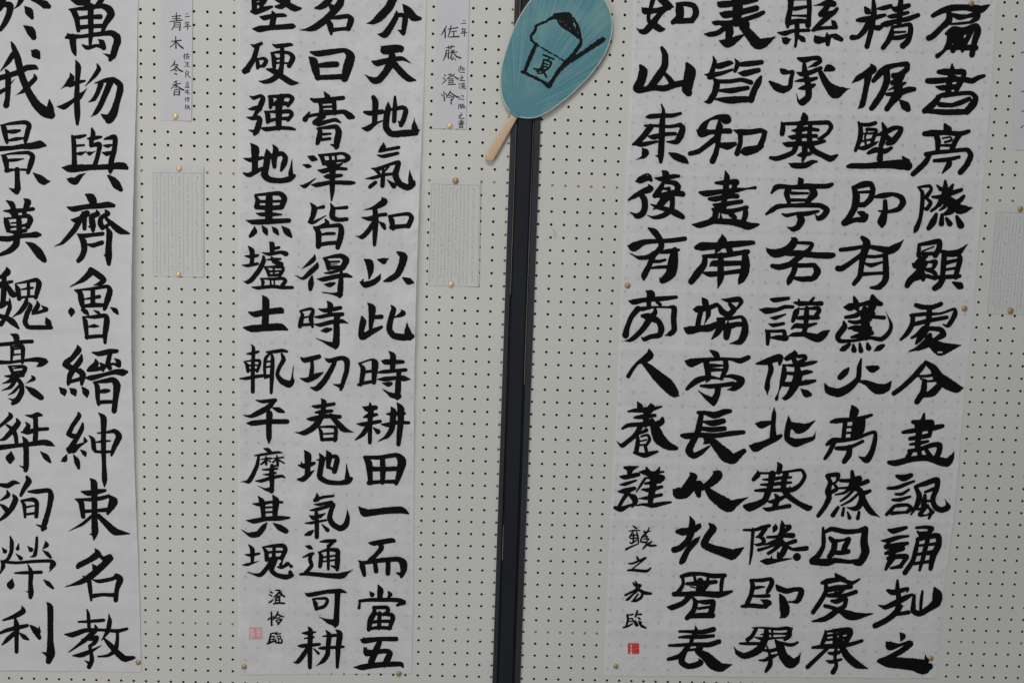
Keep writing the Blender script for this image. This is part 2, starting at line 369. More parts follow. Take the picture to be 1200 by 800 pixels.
P1 = Sheet([(-80, -46), (860, -30)], [(-80, 163), (0, 161.7), (107, 159.8), (200, 157), (340, 153.6), (425, 154.0), (560, 158), (693, 163.3), (790, 165.6)],
           -70, 784.5, 786.5, .0024, .0016, [(66, 62)], [80, 187, 292, 397, 500, 604, 700], 1, (62, .022, 350, 190), .0011)
P2 = Sheet([(-80, 281.5), (0, 280.8), (400, 279.8), (860, 279)], [(-80, 501.5), (0, 499.5), (110, 496.6), (200, 492.5), (340, 487.6), (450, 485.4), (530, 484.9), (700, 484.2), (795, 482)],
           -70, 790.0, 788.0, .0022, .0015, [(350, 346), (418, 412)], [49, 106, 163, 220, 276, 332, 388, 444, 500, 556, 612, 668, 724], 2, (46, .013, 330, 170), .0009)
P3 = Sheet([(-80, 748), (0, 744.5), (100, 739.5), (230, 733), (380, 727), (500, 722), (590, 716.5), (740, 710), (800, 708)],
           [(-80, 1172), (20, 1166), (80, 1163.5), (230, 1151), (380, 1139), (480, 1128), (560, 1122), (630, 1115), (700, 1103.8), (750, 1100.5), (800, 1095.5)],
           -70, 791.0, 794.0, .0020, .0013, [(822, 780), (905, 862), (988, 944), (1074, 1026)], [57, 130, 203, 271, 340, 407, 474, 540, 606, 671, 735], 3, None, .0017)

DATA = {}
DATA['p1'] = '''@0 0 8
#於
20 -5 60 20 30 70 -5 90 40/50 45 50 95 55 60 85 130 55 50 210 50 5 280 35/200 -5 50 170 50 30 133 85 5/300 -12 40 370 20 50 420 45 70 455 62 45/232 62 12 270 110 70 300 168 35/222 243 12 285 290 75 315 352 50
#萬
680 -5 40 730 20 60 775 35 40/770 -5 60 815 10 60/820 -10 55 815 70 55/955 -10 50 920 50 50/650 90 15 690 110 50 720 180 50 735 290 35/650 92 20 800 80 40 950 58 45 1020 90 65 1040 140 65 990 220 50 960 300 30/850 60 55 850 200 50 852 300 45 845 415 30/750 170 30 850 160 38 940 160 45/740 260 40 850 250 38 960 245 40/618 355 25 650 345 50 750 345 35 900 325 40 1040 312 50 1095 350 65 1100 390 65 1080 450 60 1060 520 55 1032 562 35/1060 530 50 1030 530 40 985 508 8/680 350 60 685 420 55 695 480 45 708 520 20/775 425 20 820 450 40 900 430 30 955 440 40/922 372 12 955 400 50 972 450 45/633 315 12 640 350 30
@0 65 8
#我
120 -5 50 70 70 40 8 142 8/-10 215 50 80 190 45 170 160 50 250 118 50 325 112 45 352 128 20/50 132 15 75 180 50 75 300 50 70 400 45 58 468 55/65 480 30 32 470 12/-10 350 40 60 310 30 125 235 6/105 -125 15 125 -80 40 165 30 60 200 180 60 260 330 60 340 460 75 420 530 90 480 560 70 505 575 20/478 560 60 470 490 60 463 415 12/320 180 15 330 215 40 280 270 42 215 338 35 160 365 4/292 -45 12 335 -15 80 365 25 30
#物
658 168 12 672 215 50 630 270 40 585 303 6/655 278 45 720 255 40 795 240 22/710 48 12 732 110 52 725 250 40 720 400 50 725 550 52 725 645 28/538 480 12 600 482 50 680 430 35 740 390 52 810 320 5/910 82 15 925 130 42 880 200 35 797 292 6/890 262 12 970 240 35 1060 228 45 1125 280 55 1118 360 58 1092 450 55 1060 550 75 1020 600 75/1040 590 70 990 580 50 948 552 12/945 270 50 915 350 40 880 410 38 828 440 6/1035 250 60 985 370 50 930 490 48 890 545 35 865 565 8
@0 135 8
#景
10 95 15 35 120 50 50 190 45 65 258 30/0 98 12 100 80 30 230 68 38 272 95 45 260 150 45 240 230 40 235 272 18/70 155 30 130 155 40 185 145 25/70 240 20 150 225 35 225 215 20/-10 315 50 100 310 40 200 295 45 300 290 60 370 275 68 425 285 25/15 378 12 45 405 50 60 470 45 65 525 30/10 378 12 120 360 25 260 352 35 305 385 45 290 450 50 262 538 35/80 425 30 150 420 30 222 410 12/60 520 40 150 510 20 240 512 25/160 510 45 162 600 45 165 680 55 155 718 50/160 710 45 125 705 35 88 686 8/312 542 12 370 590 60 410 620 65 468 622 12
#與
675 192 20 690 240 42 695 350 42 697 470 48/675 205 25 740 205 35 800 190 25/710 288 25 788 282 22/710 362 20 760 360 35 798 345 8/860 125 20 872 170 42 865 230 40/822 222 18 880 215 40 948 205 25/855 220 40 855 285 38/852 285 35 930 275 45 925 340 40 905 420 40 885 475 42/812 350 12 840 360 38 878 345 6/980 225 20 1020 215 35 1070 208 50 1080 240 45 1070 330 45 1045 420 50 1035 520 42 1035 545 8/972 285 18 1010 290 35 1045 280 22/957 350 12 1000 362 42 1035 350 30/582 492 12 640 500 60 700 500 70 850 490 50 1000 485 50 1100 475 62 1160 480 62 1185 495 38/805 542 3 750 575 40 705 620 62 665 610 52 628 598 12/1012 568 20 1060 610 60 1095 655 72 1132 698 40
@0 220 8
#漢
60 122 15 110 155 50 130 210 40/225 105 15 260 135 60 240 190 45 225 240 40/35 218 15 130 220 45 220 210 35 310 200 35/110 220 50 140 255 60/40 285 18 60 320 50 75 380 50/45 290 20 150 280 25 255 265 40 285 300 50 260 365 45/70 370 35 150 365 20 250 350 35/175 280 45 180 400 50 175 450 60/105 332 18 200 325 20/65 410 20 150 415 35 240 400 35/-10 475 45 80 480 50 180 455 40 280 445 45 340 440 55 375 442 30/155 450 60 150 530 60 90 590 50 -5 630 30/242 510 12 310 550 60 370 620 75 415 680 45
#齊
800 62 15 850 90 70 870 130 70 855 175 40/630 182 15 690 200 50 800 180 45 930 170 50 1010 160 55 1065 168 35/770 232 20 815 240 55 770 270 50/670 300 18 710 305 45 780 275 40/745 310 50 700 390 50 640 460 45 580 520 30 525 545 5/790 280 45 792 385 35/905 215 20 915 245 45 860 275 50 870 350 55 872 400 35/835 365 20 870 370 30/990 215 25 1010 245 45 950 280 40 940 330 50 960 375 45/995 290 30 1060 350 50 1120 400 60 1210 430 20/960 380 35 1020 345 30/1000 370 20 1025 430 55 1020 520 52 1018 640 60 1020 715 35/725 435 15 790 450 40 880 440 35 960 432 38/735 445 20 780 500 55 790 580 52 765 650 50 735 685 40/820 530 20 870 540 40 955 515 42/978 630 15 1010 650 40
@0 310 8
#魏
60 25 12 70 70 60 20 110 40 -10 120 30/0 180 30 110 160 30/-10 200 50 30 175 50/40 110 40 35 250 50 25 370 45/60 190 35 110 270 55 130 285 50/10 380 60 60 360 40/90 320 15 90 400 40 60 480 35 10 560 40/-10 395 40 30 380 30/-10 480 40 60 500 45 120 540 55 175 598 20/-10 560 30 30 530 40/142 182 12 165 230 45 180 320 40/150 178 15 250 160 28 340 145 40 365 180 50 350 250 45 335 310 35/190 235 12 250 225 25 305 218 25/265 165 30 268 300 30/185 312 25 260 300 25 340 300 25/250 310 25 240 370 45 190 440 40 120 488 6/275 360 18 285 390 40 250 470 45 235 540 45 270 585 40 380 588 40 480 590 35/470 590 35 450 540 55 430 495 10/345 340 12 355 380 42 320 440 45/305 460 25 370 445 30 430 425 35/390 385 12 430 420 45
#魯
840 32 12 850 70 60 780 140 45 665 205 6/850 50 50 930 105 55 975 145 45 940 175 40 885 190 10/700 240 15 750 265 50 765 350 50 780 410 35/700 238 12 850 228 30 1000 205 35 1030 245 50 1010 320 55 980 415 35/870 240 40 870 380 45/785 325 15 850 315 25 930 300 35/770 390 30 880 380 40 980 380 35/665 402 12 670 440 62 668 485 15/765 425 20 800 440 45 825 465 25/880 430 12 920 450 30 942 470 12/1037 402 12 1080 430 45 1105 462 20/775 490 15 800 540 45 815 690 30/780 490 15 880 490 35 990 480 40 1000 540 55 985 650 45 985 732 30/825 582 15 880 575 35 925 578 15/810 680 35 900 672 35 990 668 30
@0 385 8
#豪
100 52 12 150 75 55 155 120 45/-10 150 35 100 140 35 200 125 35 300 120 35/100 160 20 115 200 35 105 310 22/110 170 15 200 160 35 215 200 40 210 320 28/125 190 22 200 185 18/120 245 22 200 238 15/-10 315 40 100 315 30 250 295 30 350 290 45 420 305 50 445 310 20/420 310 50 380 335 45 345 355 12/75 350 12 105 380 35 115 420 25/80 352 15 200 350 25 235 370 40 220 410 40/115 410 20 220 400 30/130 372 15 220 362 18/45 445 15 110 445 35 215 435 35/150 440 50 90 490 35 20 515 8/150 470 35 100 545 35 25 578 6/160 470 40 200 520 40 200 600 50 160 670 50 120 700 35/160 660 40 125 670 30 85 655 8/190 520 25 130 590 28 80 622 6/300 445 20 315 470 38 250 508 8/238 540 12 310 590 60 385 645 50
#縉
725 155 12 735 200 55 680 270 45 620 320 55 600 345 30/610 335 50 660 365 55 720 390 40 770 420 50/765 245 20 750 300 50 690 380 50 655 440 50 640 520 30/640 500 35 720 480 35 780 460 40/750 380 25 775 430 55 765 520 30/555 550 12 595 590 60 605 625 18/655 560 15 690 590 60 705 622 25/768 545 12 805 595 60 815 640 18/865 222 15 930 235 45 1020 215 48 1095 210 35/1030 240 40 1010 330 45 1030 370 40/1000 345 40 1060 330 25 1115 345 40/1075 280 12 1110 310 45 1120 350 30/895 290 20 900 330 50 845 380 50/825 390 30 900 380 40 975 365 35/935 320 12 965 350 45 965 395 25/805 460 20 860 460 50 980 430 35 1080 405 45 1150 410 62 1188 405 30/875 500 15 910 540 45 915 640 40 925 710 30/880 502 20 980 490 40 1060 480 50 1095 530 65 1085 640 50 1070 770 48/935 590 30 975 585 42 1020 580 30/920 690 35 1000 685 35 1080 685 30
@0 475 8
#桀
85 70 20 100 100 45 50 150 35 -10 200 30/155 125 20 170 165 48 110 240 50 40 310 35 -10 325 12/60 180 20 120 225 40 145 280 40 155 350 35/240 90 12 300 100 35 350 85 45 390 90 25/330 100 45 335 200 45 330 330 45/240 155 12 265 190 40 240 240 50/200 248 15 260 248 45 350 225 35 445 218 32/-10 395 50 100 380 40 250 365 38 400 345 50 460 355 50 510 378 12/210 290 12 240 340 50 245 450 48 245 560 50 240 605 40/245 590 35 180 562 6/105 430 12 95 490 78 95 525 40/378 430 10 430 480 50 470 528 25
#紳
735 70 25 740 100 42 680 190 40 645 260 45/630 270 25 680 285 45 730 280 25/775 165 20 765 220 42 710 320 45 660 400 50 650 430 40/645 410 50 690 420 50 730 380 40 820 335 8/790 300 15 800 330 35/625 460 12 605 505 48 575 520 12/690 462 12 720 520 50 738 585 28/755 415 12 790 445 42 800 470 22/925 70 12 970 120 55 970 250 45 970 400 45 975 550 38 980 690 48 980 758 15/835 280 12 870 320 40 880 400 40 900 432 25/915 258 15 1000 250 25 1075 240 40 1115 290 55 1070 390 45 1045 465 25/890 345 12 960 335 28 1035 330 15/890 430 25 970 435 30 1050 430 25
@0 550 8
#殉
-10 140 30 70 150 45 130 120 42 180 128 15/65 195 15 75 240 40 5 288 15/125 240 25 145 280 50 110 360 48 50 430 40 -10 480 20/-10 320 10 30 345 35 70 385 50/250 65 25 268 110 55 225 180 42 195 240 30/265 205 20 340 205 42 455 195 40 478 250 50 455 380 45 420 500 50 400 560 35/420 545 40 340 515 10/195 290 15 225 330 35 235 445 25/200 290 20 310 280 40 345 315 40 340 440 35/240 352 22 330 335 18/235 420 25 340 405 25
#束
845 85 15 880 130 60 885 300 52 885 450 52 890 580 60 880 655 18/885 610 40 838 600 6/765 205 18 830 220 50 920 205 45 985 195 30/705 275 12 760 310 50 780 440 40/710 278 18 850 280 35 960 265 38 1020 245 30/1015 240 15 1060 300 80 1010 410 30/785 390 35 880 385 30 1000 375 40/860 435 30 770 510 30 650 572 4/920 430 40 980 490 50 1070 575 65 1130 590 45 1215 600 12
@0 620 8
#榮
95 65 15 110 120 35 105 210 35 70 280 30 10 300 8/20 170 10 45 205 40/175 135 12 165 180 35/150 228 10 195 270 38/345 75 25 342 150 30 325 240 35 280 258 6/260 158 10 290 190 42/425 110 10 435 145 45 402 178 10/403 198 10 440 225 35 475 262 25/10 290 15 30 340 40 0 415 12/30 300 30 150 312 28 300 300 30 470 295 32 505 325 40 470 390 8/490 320 40 470 360 20/260 325 10 290 400 42 285 500 40 290 590 50 285 635 35/280 590 30 245 578 6/140 408 18 220 405 30 385 400 32/115 462 10 100 520 70 98 555 20/408 470 10 450 505 40 495 548 25
#名
890 180 12 915 230 60 830 290 50 750 330 50 730 350 40/920 220 30 965 270 35 1030 250 40/1030 240 20 1030 270 60 950 350 60 860 430 60 760 490 45 615 538 5/865 325 10 890 360 50/775 435 10 830 470 40 845 560 38 855 665 22/870 470 15 930 485 35 1040 465 35 1100 440 40/1090 430 40 1125 470 60 1095 560 42 1085 660 42/860 625 40 960 610 32 1090 615 38
@5 695 8
#利
165 118 12 175 165 50 100 210 40 -10 250 20/-50 375 25 20 345 35 120 320 40 215 300 32/100 228 20 115 300 50 115 420 38 115 545 35/90 375 40 30 430 40 -20 480 15/145 370 15 185 405 42 225 430 22/245 300 20 290 345 55 330 415 35/330 305 3 320 355 45/400 85 15 430 130 52 432 300 50 432 450 55 435 560 75 415 635 50/430 580 60 350 548 5
#教
775 150 15 788 200 32 795 330 32/695 265 20 800 260 30 930 250 32/568 382 15 640 385 48 760 345 40 900 340 28 1060 350 35 1150 330 28/850 292 12 855 340 45 750 440 40 605 548 10/730 430 20 810 425 35 865 415 45 845 460 40 805 490 30/640 582 12 720 575 45 810 540 35 905 490 8/800 490 30 815 560 35 820 630 40 795 685 42/810 660 40 750 625 5/980 192 10 988 260 40 970 350 40 910 440 8/1060 360 30 1060 430 32 1040 530 42 970 580 28 880 590 18/930 415 18 990 480 45 1070 565 55 1130 610 55 1215 600 30'''
DATA['p2'] = '''@275 0 8
#堅
180 -10 45 185 60 45 185 110 50/190 5 20 260 -5 30/200 40 22 260 30 45 290 -10 40/155 110 25 200 115 45 270 90 45 350 65 25/255 30 40 245 90 30/350 -20 15 400 -5 40 470 30 50 560 80 55 618 82 25/385 65 25 440 60 50 490 10 60/350 105 12 365 150 50 350 250 50/240 160 18 280 170 45 360 150 35 450 145 35 478 150 25/170 272 15 230 275 55 330 262 45 450 255 45 540 248 48 562 250 25
#硬
150 418 10 190 435 35 250 410 30/212 440 40 180 550 45 130 630 50 95 670 50/120 660 50 65 662 8/205 545 20 215 590 35 215 640 30/205 560 20 270 550 30 295 575 38 270 620 35/215 625 30 270 620 30/355 418 12 400 435 38 520 420 32 540 425 20/445 440 35 445 540 40 440 620 40 420 690 55 350 750 45 280 770 35 225 762 8/340 495 15 365 540 40 370 630 35/345 500 20 420 490 30 510 500 32 545 545 45 510 620 40/370 555 30 430 550 18/370 595 28 440 590 18 520 600 25/300 650 18 370 670 50 450 725 50 530 775 50 590 780 20
@275 100 8
#强
143 103 12 180 120 35 240 100 30 265 130 45 230 220 50/130 225 12 170 220 35 250 195 30/235 210 45 185 285 30/112 300 10 160 310 35 220 305 40 235 330 48 205 430 50 185 460 30/200 440 45 130 420 8/315 105 15 340 140 45 335 210 30/320 105 25 420 105 35 510 100 35 540 130 40 500 195 30/350 185 25 430 170 40 500 175 35/440 110 55 415 180 60 412 400 48/280 245 15 310 280 45 310 345 35/285 248 18 420 250 35 510 245 38 535 275 35 500 325 35/315 335 35 410 315 28 500 312 35/245 402 18 300 412 40 420 400 35 520 405 32 565 415 22/385 150 15 360 180 15
#地
150 545 12 190 600 70 190 700 55 188 800 50/85 685 12 150 700 40 262 680 30/85 825 20 140 840 42 255 780 32/300 605 20 310 650 55 295 760 55 280 840 60 330 885 50 430 895 45 510 880 50 555 850 35/535 860 50 525 820 40 540 700 4/275 690 15 350 665 45 440 640 40 475 680 45 460 740 50 435 800 25/360 560 15 385 610 50 370 700 48 373 765 35
#膏
840 65 15 870 110 50/712 128 20 760 145 40 900 130 35 1015 120 38/790 150 30 810 200 35 810 270 40/930 140 40 935 200 38 935 265 35/830 165 25 920 160 22/830 205 25 920 200 25/820 240 20 920 235 10/700 255 20 660 320 48/670 300 30 740 280 30 900 262 35 1020 250 40 1080 290 60 1110 300 35/830 290 50 750 350 45/750 355 30 790 365 40 870 340 35 960 325 25/900 318 12 945 325 35 990 348 20/770 405 15 800 430 40 790 500 48 775 545 35/775 405 20 880 395 35 950 390 40 975 440 55 960 530 55 950 590 30/955 570 50 895 555 8/830 460 28 900 455 22/820 510 30 895 500 28
@275 160 8
#澤
683 185 10 730 205 52 762 215 30/640 265 12 685 278 40 710 280 25/615 458 10 660 465 38 750 400 6/785 170 15 820 200 40 835 260 30/790 175 20 900 170 30 1015 160 28 1065 200 45 1030 235 30/830 235 22 950 230 25 1040 225 30/895 180 30 900 225 28/945 175 25 950 220 22/870 260 40 920 290 60/1010 250 15 960 280 40/780 315 12 830 325 42 930 300 35 1045 305 28/840 375 20 880 375 45 1000 365 30/925 250 55 915 380 50 915 500 42 908 600 18/720 452 12 770 455 40 900 432 35 1080 435 38 1122 435 25
#黑
@275 220 8
190 75 20 215 120 40 205 180 45/195 70 25 300 60 30 420 55 40 465 100 50 440 180 45/225 185 40 320 190 40 430 185 42/240 130 30 320 130 28 440 125 25/325 70 55 320 180 65 320 310 60/203 240 12 250 250 35 360 250 35 438 252 18/108 305 10 170 322 42 300 318 48 430 312 42 508 308 40/185 365 12 185 410 50 145 455 30/255 355 10 285 400 48 302 440 20/352 368 12 380 400 45 405 435 25/442 362 12 490 410 58 530 460 25
#壚
130 550 15 160 590 45 165 650 35 160 710 40/95 640 12 150 645 35 215 635 28/70 725 10 120 730 30 215 712 28/325 510 12 350 530 45 350 600 38/350 575 30 415 560 28/260 608 12 320 622 32 430 605 32 480 620 45/270 645 25 270 690 40 230 770 42 160 860 42 120 885 35 90 880 8/300 675 12 360 670 28 430 668 22/345 650 20 370 690 40 440 715 35/275 740 12 310 780 35 320 825 25/280 742 15 370 742 28 440 740 35 455 770 30 420 820 35/320 785 22 430 780 20/330 822 25 430 815 28/365 750 22 368 820 22/240 848 12 265 880 32 260 920 25/250 850 15 350 855 28 450 850 30 475 875 35 445 915 35/335 865 18 340 915 20/370 865 16 372 915 18/165 932 15 220 938 32 350 925 32 450 935 32 540 935 30
#皆
710 145 12 745 190 50 735 260 45 710 310 35/760 195 20 830 180 35/700 320 30 740 325 32 855 262 10/900 150 15 920 200 45 915 270 50 960 300 38 1050 295 35/930 195 25 1050 185 32/850 300 22 870 330 35 820 355 30 760 380 25/745 370 25 785 420 50 785 550 45/770 375 30 880 360 32 985 355 38 1000 410 50 985 490 50 965 560 40/810 440 22 870 430 30 935 430 28/790 535 35 880 520 35 970 515 35
@275 280 8
#得
750 150 15 740 190 40 690 235 32 635 275 8/775 225 18 765 260 45 700 320 42 640 370 30 580 350 5/725 350 20 715 410 50 710 470 35/830 180 15 870 220 45 880 280 35/840 180 20 920 165 32 1000 160 42 1045 200 55 1010 270 50/890 215 22 980 212 22/890 270 35 1000 265 35/885 240 12 960 235 8/840 320 12 900 315 30 1000 290 25/775 375 12 830 378 40 960 350 40 1040 340 40 1095 355 22/1000 300 25 995 400 45 990 480 50 985 545 25/985 520 55 930 515 25 820 500 4/840 425 12 890 430 42 935 415 25
@275 340 8
#土
262 52 15 290 100 60 290 200 58 285 340 60/130 205 15 190 225 50 290 205 50 430 190 55 448 205 30/85 350 18 160 360 60 290 350 60 430 345 60 492 370 22
#時
608 195 10 635 230 32 620 300 42 612 340 35/615 195 20 700 175 28 735 190 30 715 260 42 730 345 25/655 255 18 705 245 18/625 325 28 725 320 28/868 105 15 895 140 50 890 210 40/790 175 15 850 190 38 990 165 35/750 250 15 800 250 32 900 230 35 1010 225 35/990 235 25 950 270 40/745 318 12 800 325 35 900 300 38 1000 290 38 1062 310 10/955 250 45 955 400 55 950 500 60 945 540 30/945 515 60 880 500 35 780 455 4/808 380 10 855 375 45 905 365 25
@275 400 8
#輒
155 30 10 175 65 32 170 250 35 170 470 35/115 115 15 160 112 32 222 95 25/85 185 10 115 220 32 125 280 30/90 188 12 170 178 22 230 180 30 235 210 28 210 280 28/130 225 22 210 222 18/125 270 25 210 265 25/50 348 15 110 345 30 220 325 32 340 318 22/300 100 20 370 95 32 450 85 32 490 95 25/330 110 20 290 160 32 280 250 28 285 340 25/340 105 20 355 160 32 350 300 38 342 480 28/295 190 20 350 185 20/295 240 20 350 232 20/290 335 28 350 318 28/440 115 22 458 170 40 420 240 35 400 310 35 440 370 48 510 400 60 540 370 40 540 330 20 550 240 4
#功
620 150 15 660 175 45 790 142 40/725 190 30 725 260 35 715 320 40/615 345 12 680 360 45 760 325 48 825 292 18/850 160 15 890 180 40 1000 155 38 1050 180 50 1050 270 42 1020 370 40 995 450 28/1000 420 45 920 400 6/940 190 35 900 270 45 840 370 50 770 440 48 710 430 12
#平
200 550 12 260 562 32 380 550 35/375 555 30 310 620 48 220 670 48 150 700 32 80 690 8/300 640 20 325 680 55 320 800 48 322 900 45 320 955 12/350 618 12 410 640 45 460 660 25/115 765 15 170 765 45 320 750 42 490 750 42
#春
812 535 12 835 570 48 830 640 40/730 605 20 780 610 35 930 585 32/755 665 18 800 660 35 910 650 30/680 725 18 730 725 42 850 700 38 985 705 35/830 660 45 780 760 55 720 820 50 650 855 45 575 855 5/900 690 35 960 760 45 1020 820 50 1105 850 8/790 810 20 810 850 35 815 920 30/800 800 20 930 800 30 950 840 35 940 925 35/840 865 20 930 860 22/820 920 32 950 912 32
@275 520 8
#摩
275 42 15 310 55 35 345 75 20/185 108 12 250 100 25 400 78 25 445 82 12/225 115 25 210 200 35 170 290 38 130 350 38 70 350 4/245 145 10 300 135 20 345 135 18/295 115 15 285 160 25 245 190 18/300 135 15 295 190 25/310 150 12 335 165 18/360 135 12 455 125 18/395 105 12 400 150 28 405 205 22/400 130 12 360 170 20/405 145 18 465 180 15/400 200 20 340 215 22/260 240 15 320 238 25 400 230 22/270 285 12 320 285 25 385 270 22/195 345 12 250 345 32 350 315 30 440 300 28 470 315 15/350 200 30 345 300 50 350 380 38 345 440 42/345 425 50 290 425 25 235 400 4
#其
220 490 12 255 540 50 265 620 40 270 700 38/355 478 10 385 530 58 380 620 48 375 700 42/170 558 12 230 565 35 330 545 28 445 545 25/275 595 22 370 590 20/280 640 22 370 635 20/112 715 12 180 722 42 300 700 38 420 695 42 512 690 22/300 740 15 270 780 45 220 840 50 160 850 48 120 840 25 75 810 4/362 742 12 420 780 50 480 815 45
#地
655 62 15 685 110 60 685 200 48 680 290 45/600 200 18 660 205 48 745 180 30/625 165 8 630 200 30/590 330 18 640 330 45 700 280 40 748 245 6/795 90 15 820 140 50 805 230 48 800 310 48 870 355 42 980 365 38 1060 350 50 1090 325 35/1060 340 55 1055 280 35 1050 195 4/770 150 12 850 135 30 940 115 35 960 150 45 935 255 45/860 62 12 885 110 55 875 210 35/870 215 30 940 240 25
#氣
770 460 10 775 510 48 750 530 30/750 525 30 830 498 28 925 485 25/745 565 12 800 565 30 910 540 25/705 620 12 760 615 32 850 590 32 925 565 35 905 620 40 890 690 45 920 750 48 990 790 50 1040 760 50 1060 690 38 1055 610 4/700 670 12 735 690 42/850 650 12 800 675 38/765 650 35 770 750 38 770 870 38/660 740 12 720 738 28 858 712 22/665 850 25 705 835 42 735 810 20/820 755 15 870 805 38
@275 580 8
#塊
130 462 12 165 510 40 165 620 30/98 555 12 150 560 32 232 545 22/72 652 10 120 648 30 220 620 6/260 485 12 295 530 38 300 605 35/262 485 15 350 475 30 450 472 38 475 510 40 440 590 38/370 480 30 365 590 35/300 535 22 370 530 25 450 528 22/310 595 30 360 590 28 440 585 30/345 600 30 310 670 38 250 740 38 210 745 30 130 725 3/390 590 35 365 650 38 345 700 42 390 745 38 480 765 45 540 750 32/530 750 40 520 720 35/450 610 15 430 650 30/405 670 20 440 675 30 500 640 35/480 625 8 530 665 32
#通
665 475 12 700 485 38 725 500 20/640 580 15 700 555 30 735 545 28/720 550 30 705 600 35 720 660 35 660 730 32/615 740 25 700 735 35 850 750 40 980 755 50 1020 745 50 1090 705 4/800 435 15 850 430 32 940 425 32/935 430 25 880 475 35/785 530 15 810 570 38 800 665 35/790 535 20 870 510 28 960 515 38 965 560 42 962 640 45 960 700 28/960 680 40 905 660 15/830 580 20 940 565 20/830 620 18 940 605 20/875 500 30 878 690 28
@275 640 8
#可
665 440 18 700 452 38 850 425 35 990 415 38 1048 432 12/965 430 50 960 540 45 955 640 48 950 720 50 940 750 25/945 715 60 880 700 40 805 665 5/728 490 12 755 530 38 765 585 32/740 490 20 850 485 28 870 510 30 840 560 32 775 580 30
#耕
@275 690 8
690 355 15 710 390 42 705 550 42 705 730 35/630 410 12 680 410 35 760 400 15/655 460 15 740 448 22/598 530 18 640 530 35 795 515 28/690 540 30 640 620 42 590 680 35 550 685 6/740 555 12 785 600 28/855 385 12 885 430 42 875 540 40 870 610 42 830 670 38 775 712 8/950 380 15 985 420 50 970 550 45 962 730 28/825 440 12 890 435 30 990 428 28/785 550 12 830 550 32 1020 538 25
@275 640 8
#澄
330 420 8 350 432 14/322 448 8 345 462 12/318 526 8 340 515 14 362 490 6/385 408 10 425 412 12 395 450 14 365 475 8/410 430 10 465 468 15/430 420 8 440 435 12/380 465 8 430 460 10/385 480 10 420 478 14 415 500 12 385 500 12 385 485 12/385 520 10 380 505 10/415 520 8 425 505 10/365 535 12 415 528 14 465 532 14
@275 640 8
#怜
345 610 10 345 680 14 347 738 14/312 685 10 330 670 12/365 650 8 360 670 8/405 608 10 395 640 14 360 685 8/400 630 10 430 650 14 462 658 8/385 672 8 420 665 10/390 690 8 440 682 14 405 730 12/385 695 8 410 715 12
@275 690 8
#臨
340 415 10 385 408 12/340 415 12 330 460 14 320 505 16/335 445 8 370 440 10/345 470 8 365 468 12/370 440 8 368 475 10/305 510 12 350 492 14 385 485 8/400 405 10 385 425 10/395 422 8 430 415 10/390 445 8 425 438 10 430 450 10/385 470 10 385 500 12/400 460 8 440 468 10 440 500 14 390 500 12/412 465 8 412 500 10
@275 0 8
#名
900 -15 50 850 40 60 800 70 45 755 78 20/1000 -15 55 985 40 65 930 110 60 850 190 60 750 260 55 690 278 35 630 282 5/880 35 15 910 70 50/870 190 30 895 240 55 905 320 28/890 175 20 970 165 38 1060 155 40 1090 190 55 1065 270 45/900 285 40 990 275 32 1070 270 35
#曰
710 490 20 780 505 50 900 490 50 1030 475 40 1085 530 75 1060 630 80 1030 740 60/700 540 20 740 580 70 765 680 60 780 740 35/760 620 30 860 610 50 955 605 50/770 730 40 900 725 45 1030 720 45
@412 0 7.475
#分
365 -10 65 325 70 65 250 150 65 190 195 40 130 208 5/450 40 12 490 95 65 545 155 60 600 165 30/395 100 15 390 150 40 340 240 50 290 305 55 230 303 10/390 135 35 450 135 35 470 170 45 460 240 42 455 300 28/450 285 45 405 265 8
#天
262 410 15 290 440 70 370 430 65 430 430 55 437 455 20/350 470 45 355 530 70 300 630 55 240 700 55 190 705 50 120 660 4/182 540 20 230 555 50 340 525 40 440 515 35 510 548 8/365 550 50 430 630 55 500 690 50 562 705 15
@412 80 7.475
#地
190 255 35 208 300 50 205 400 45 200 480 40/112 385 25 160 395 40 268 382 38/90 525 12 140 530 45 200 490 32 278 455 5/320 300 12 320 350 45 305 440 50 302 520 50 350 575 50 450 572 55 540 565 50 585 545 25/560 565 50 550 510 45 548 450 5/380 250 22 380 330 35 372 465 35/295 370 12 370 360 30 445 345 35 475 370 40 455 450 42 432 500 35/435 490 40 405 462 6
#氣
280 655 12 275 700 50 245 730 25/250 725 30 330 710 28 412 695 30/225 762 12 280 772 32 405 745 28/175 878 12 230 885 35 310 850 25 410 825 35 400 870 45 385 940 50 420 1010 50 490 1045 50 535 1015 50 550 990 20/525 1020 50 515 960 35 508 890 4/205 895 15 240 920 28/320 860 28 295 900 15/280 870 20 275 960 35 270 1030 35/125 968 10 190 960 30 280 935 28 370 925 25/210 1000 30 160 1040 32/315 980 12 370 1030 45
@412 170 7.475
#和
265 460 12 285 495 55 220 540 40 120 570 5/90 635 12 160 645 40 240 615 30 298 608 32/205 575 40 212 650 45 205 780 40 200 875 28/195 680 40 140 760 40 90 805 38 50 798 5/240 672 12 275 700 38 290 730 28/325 620 15 350 660 45 365 735 30/328 625 25 420 610 28 500 605 32 525 640 40 495 710 40/350 720 40 430 712 35 505 705 35
@412 260 7.475
#以
112 330 15 155 360 62 165 430 48 152 500 12/75 525 15 120 550 50 190 530 45 235 495 38 255 455 8/100 505 15 90 535 25/230 330 15 275 340 45 318 325 15/285 348 40 270 365 15/400 265 20 455 305 62 435 390 55 400 460 50 340 500 45 285 520 18/450 490 18 500 520 55 535 530 25
@412 345 7.475
#此
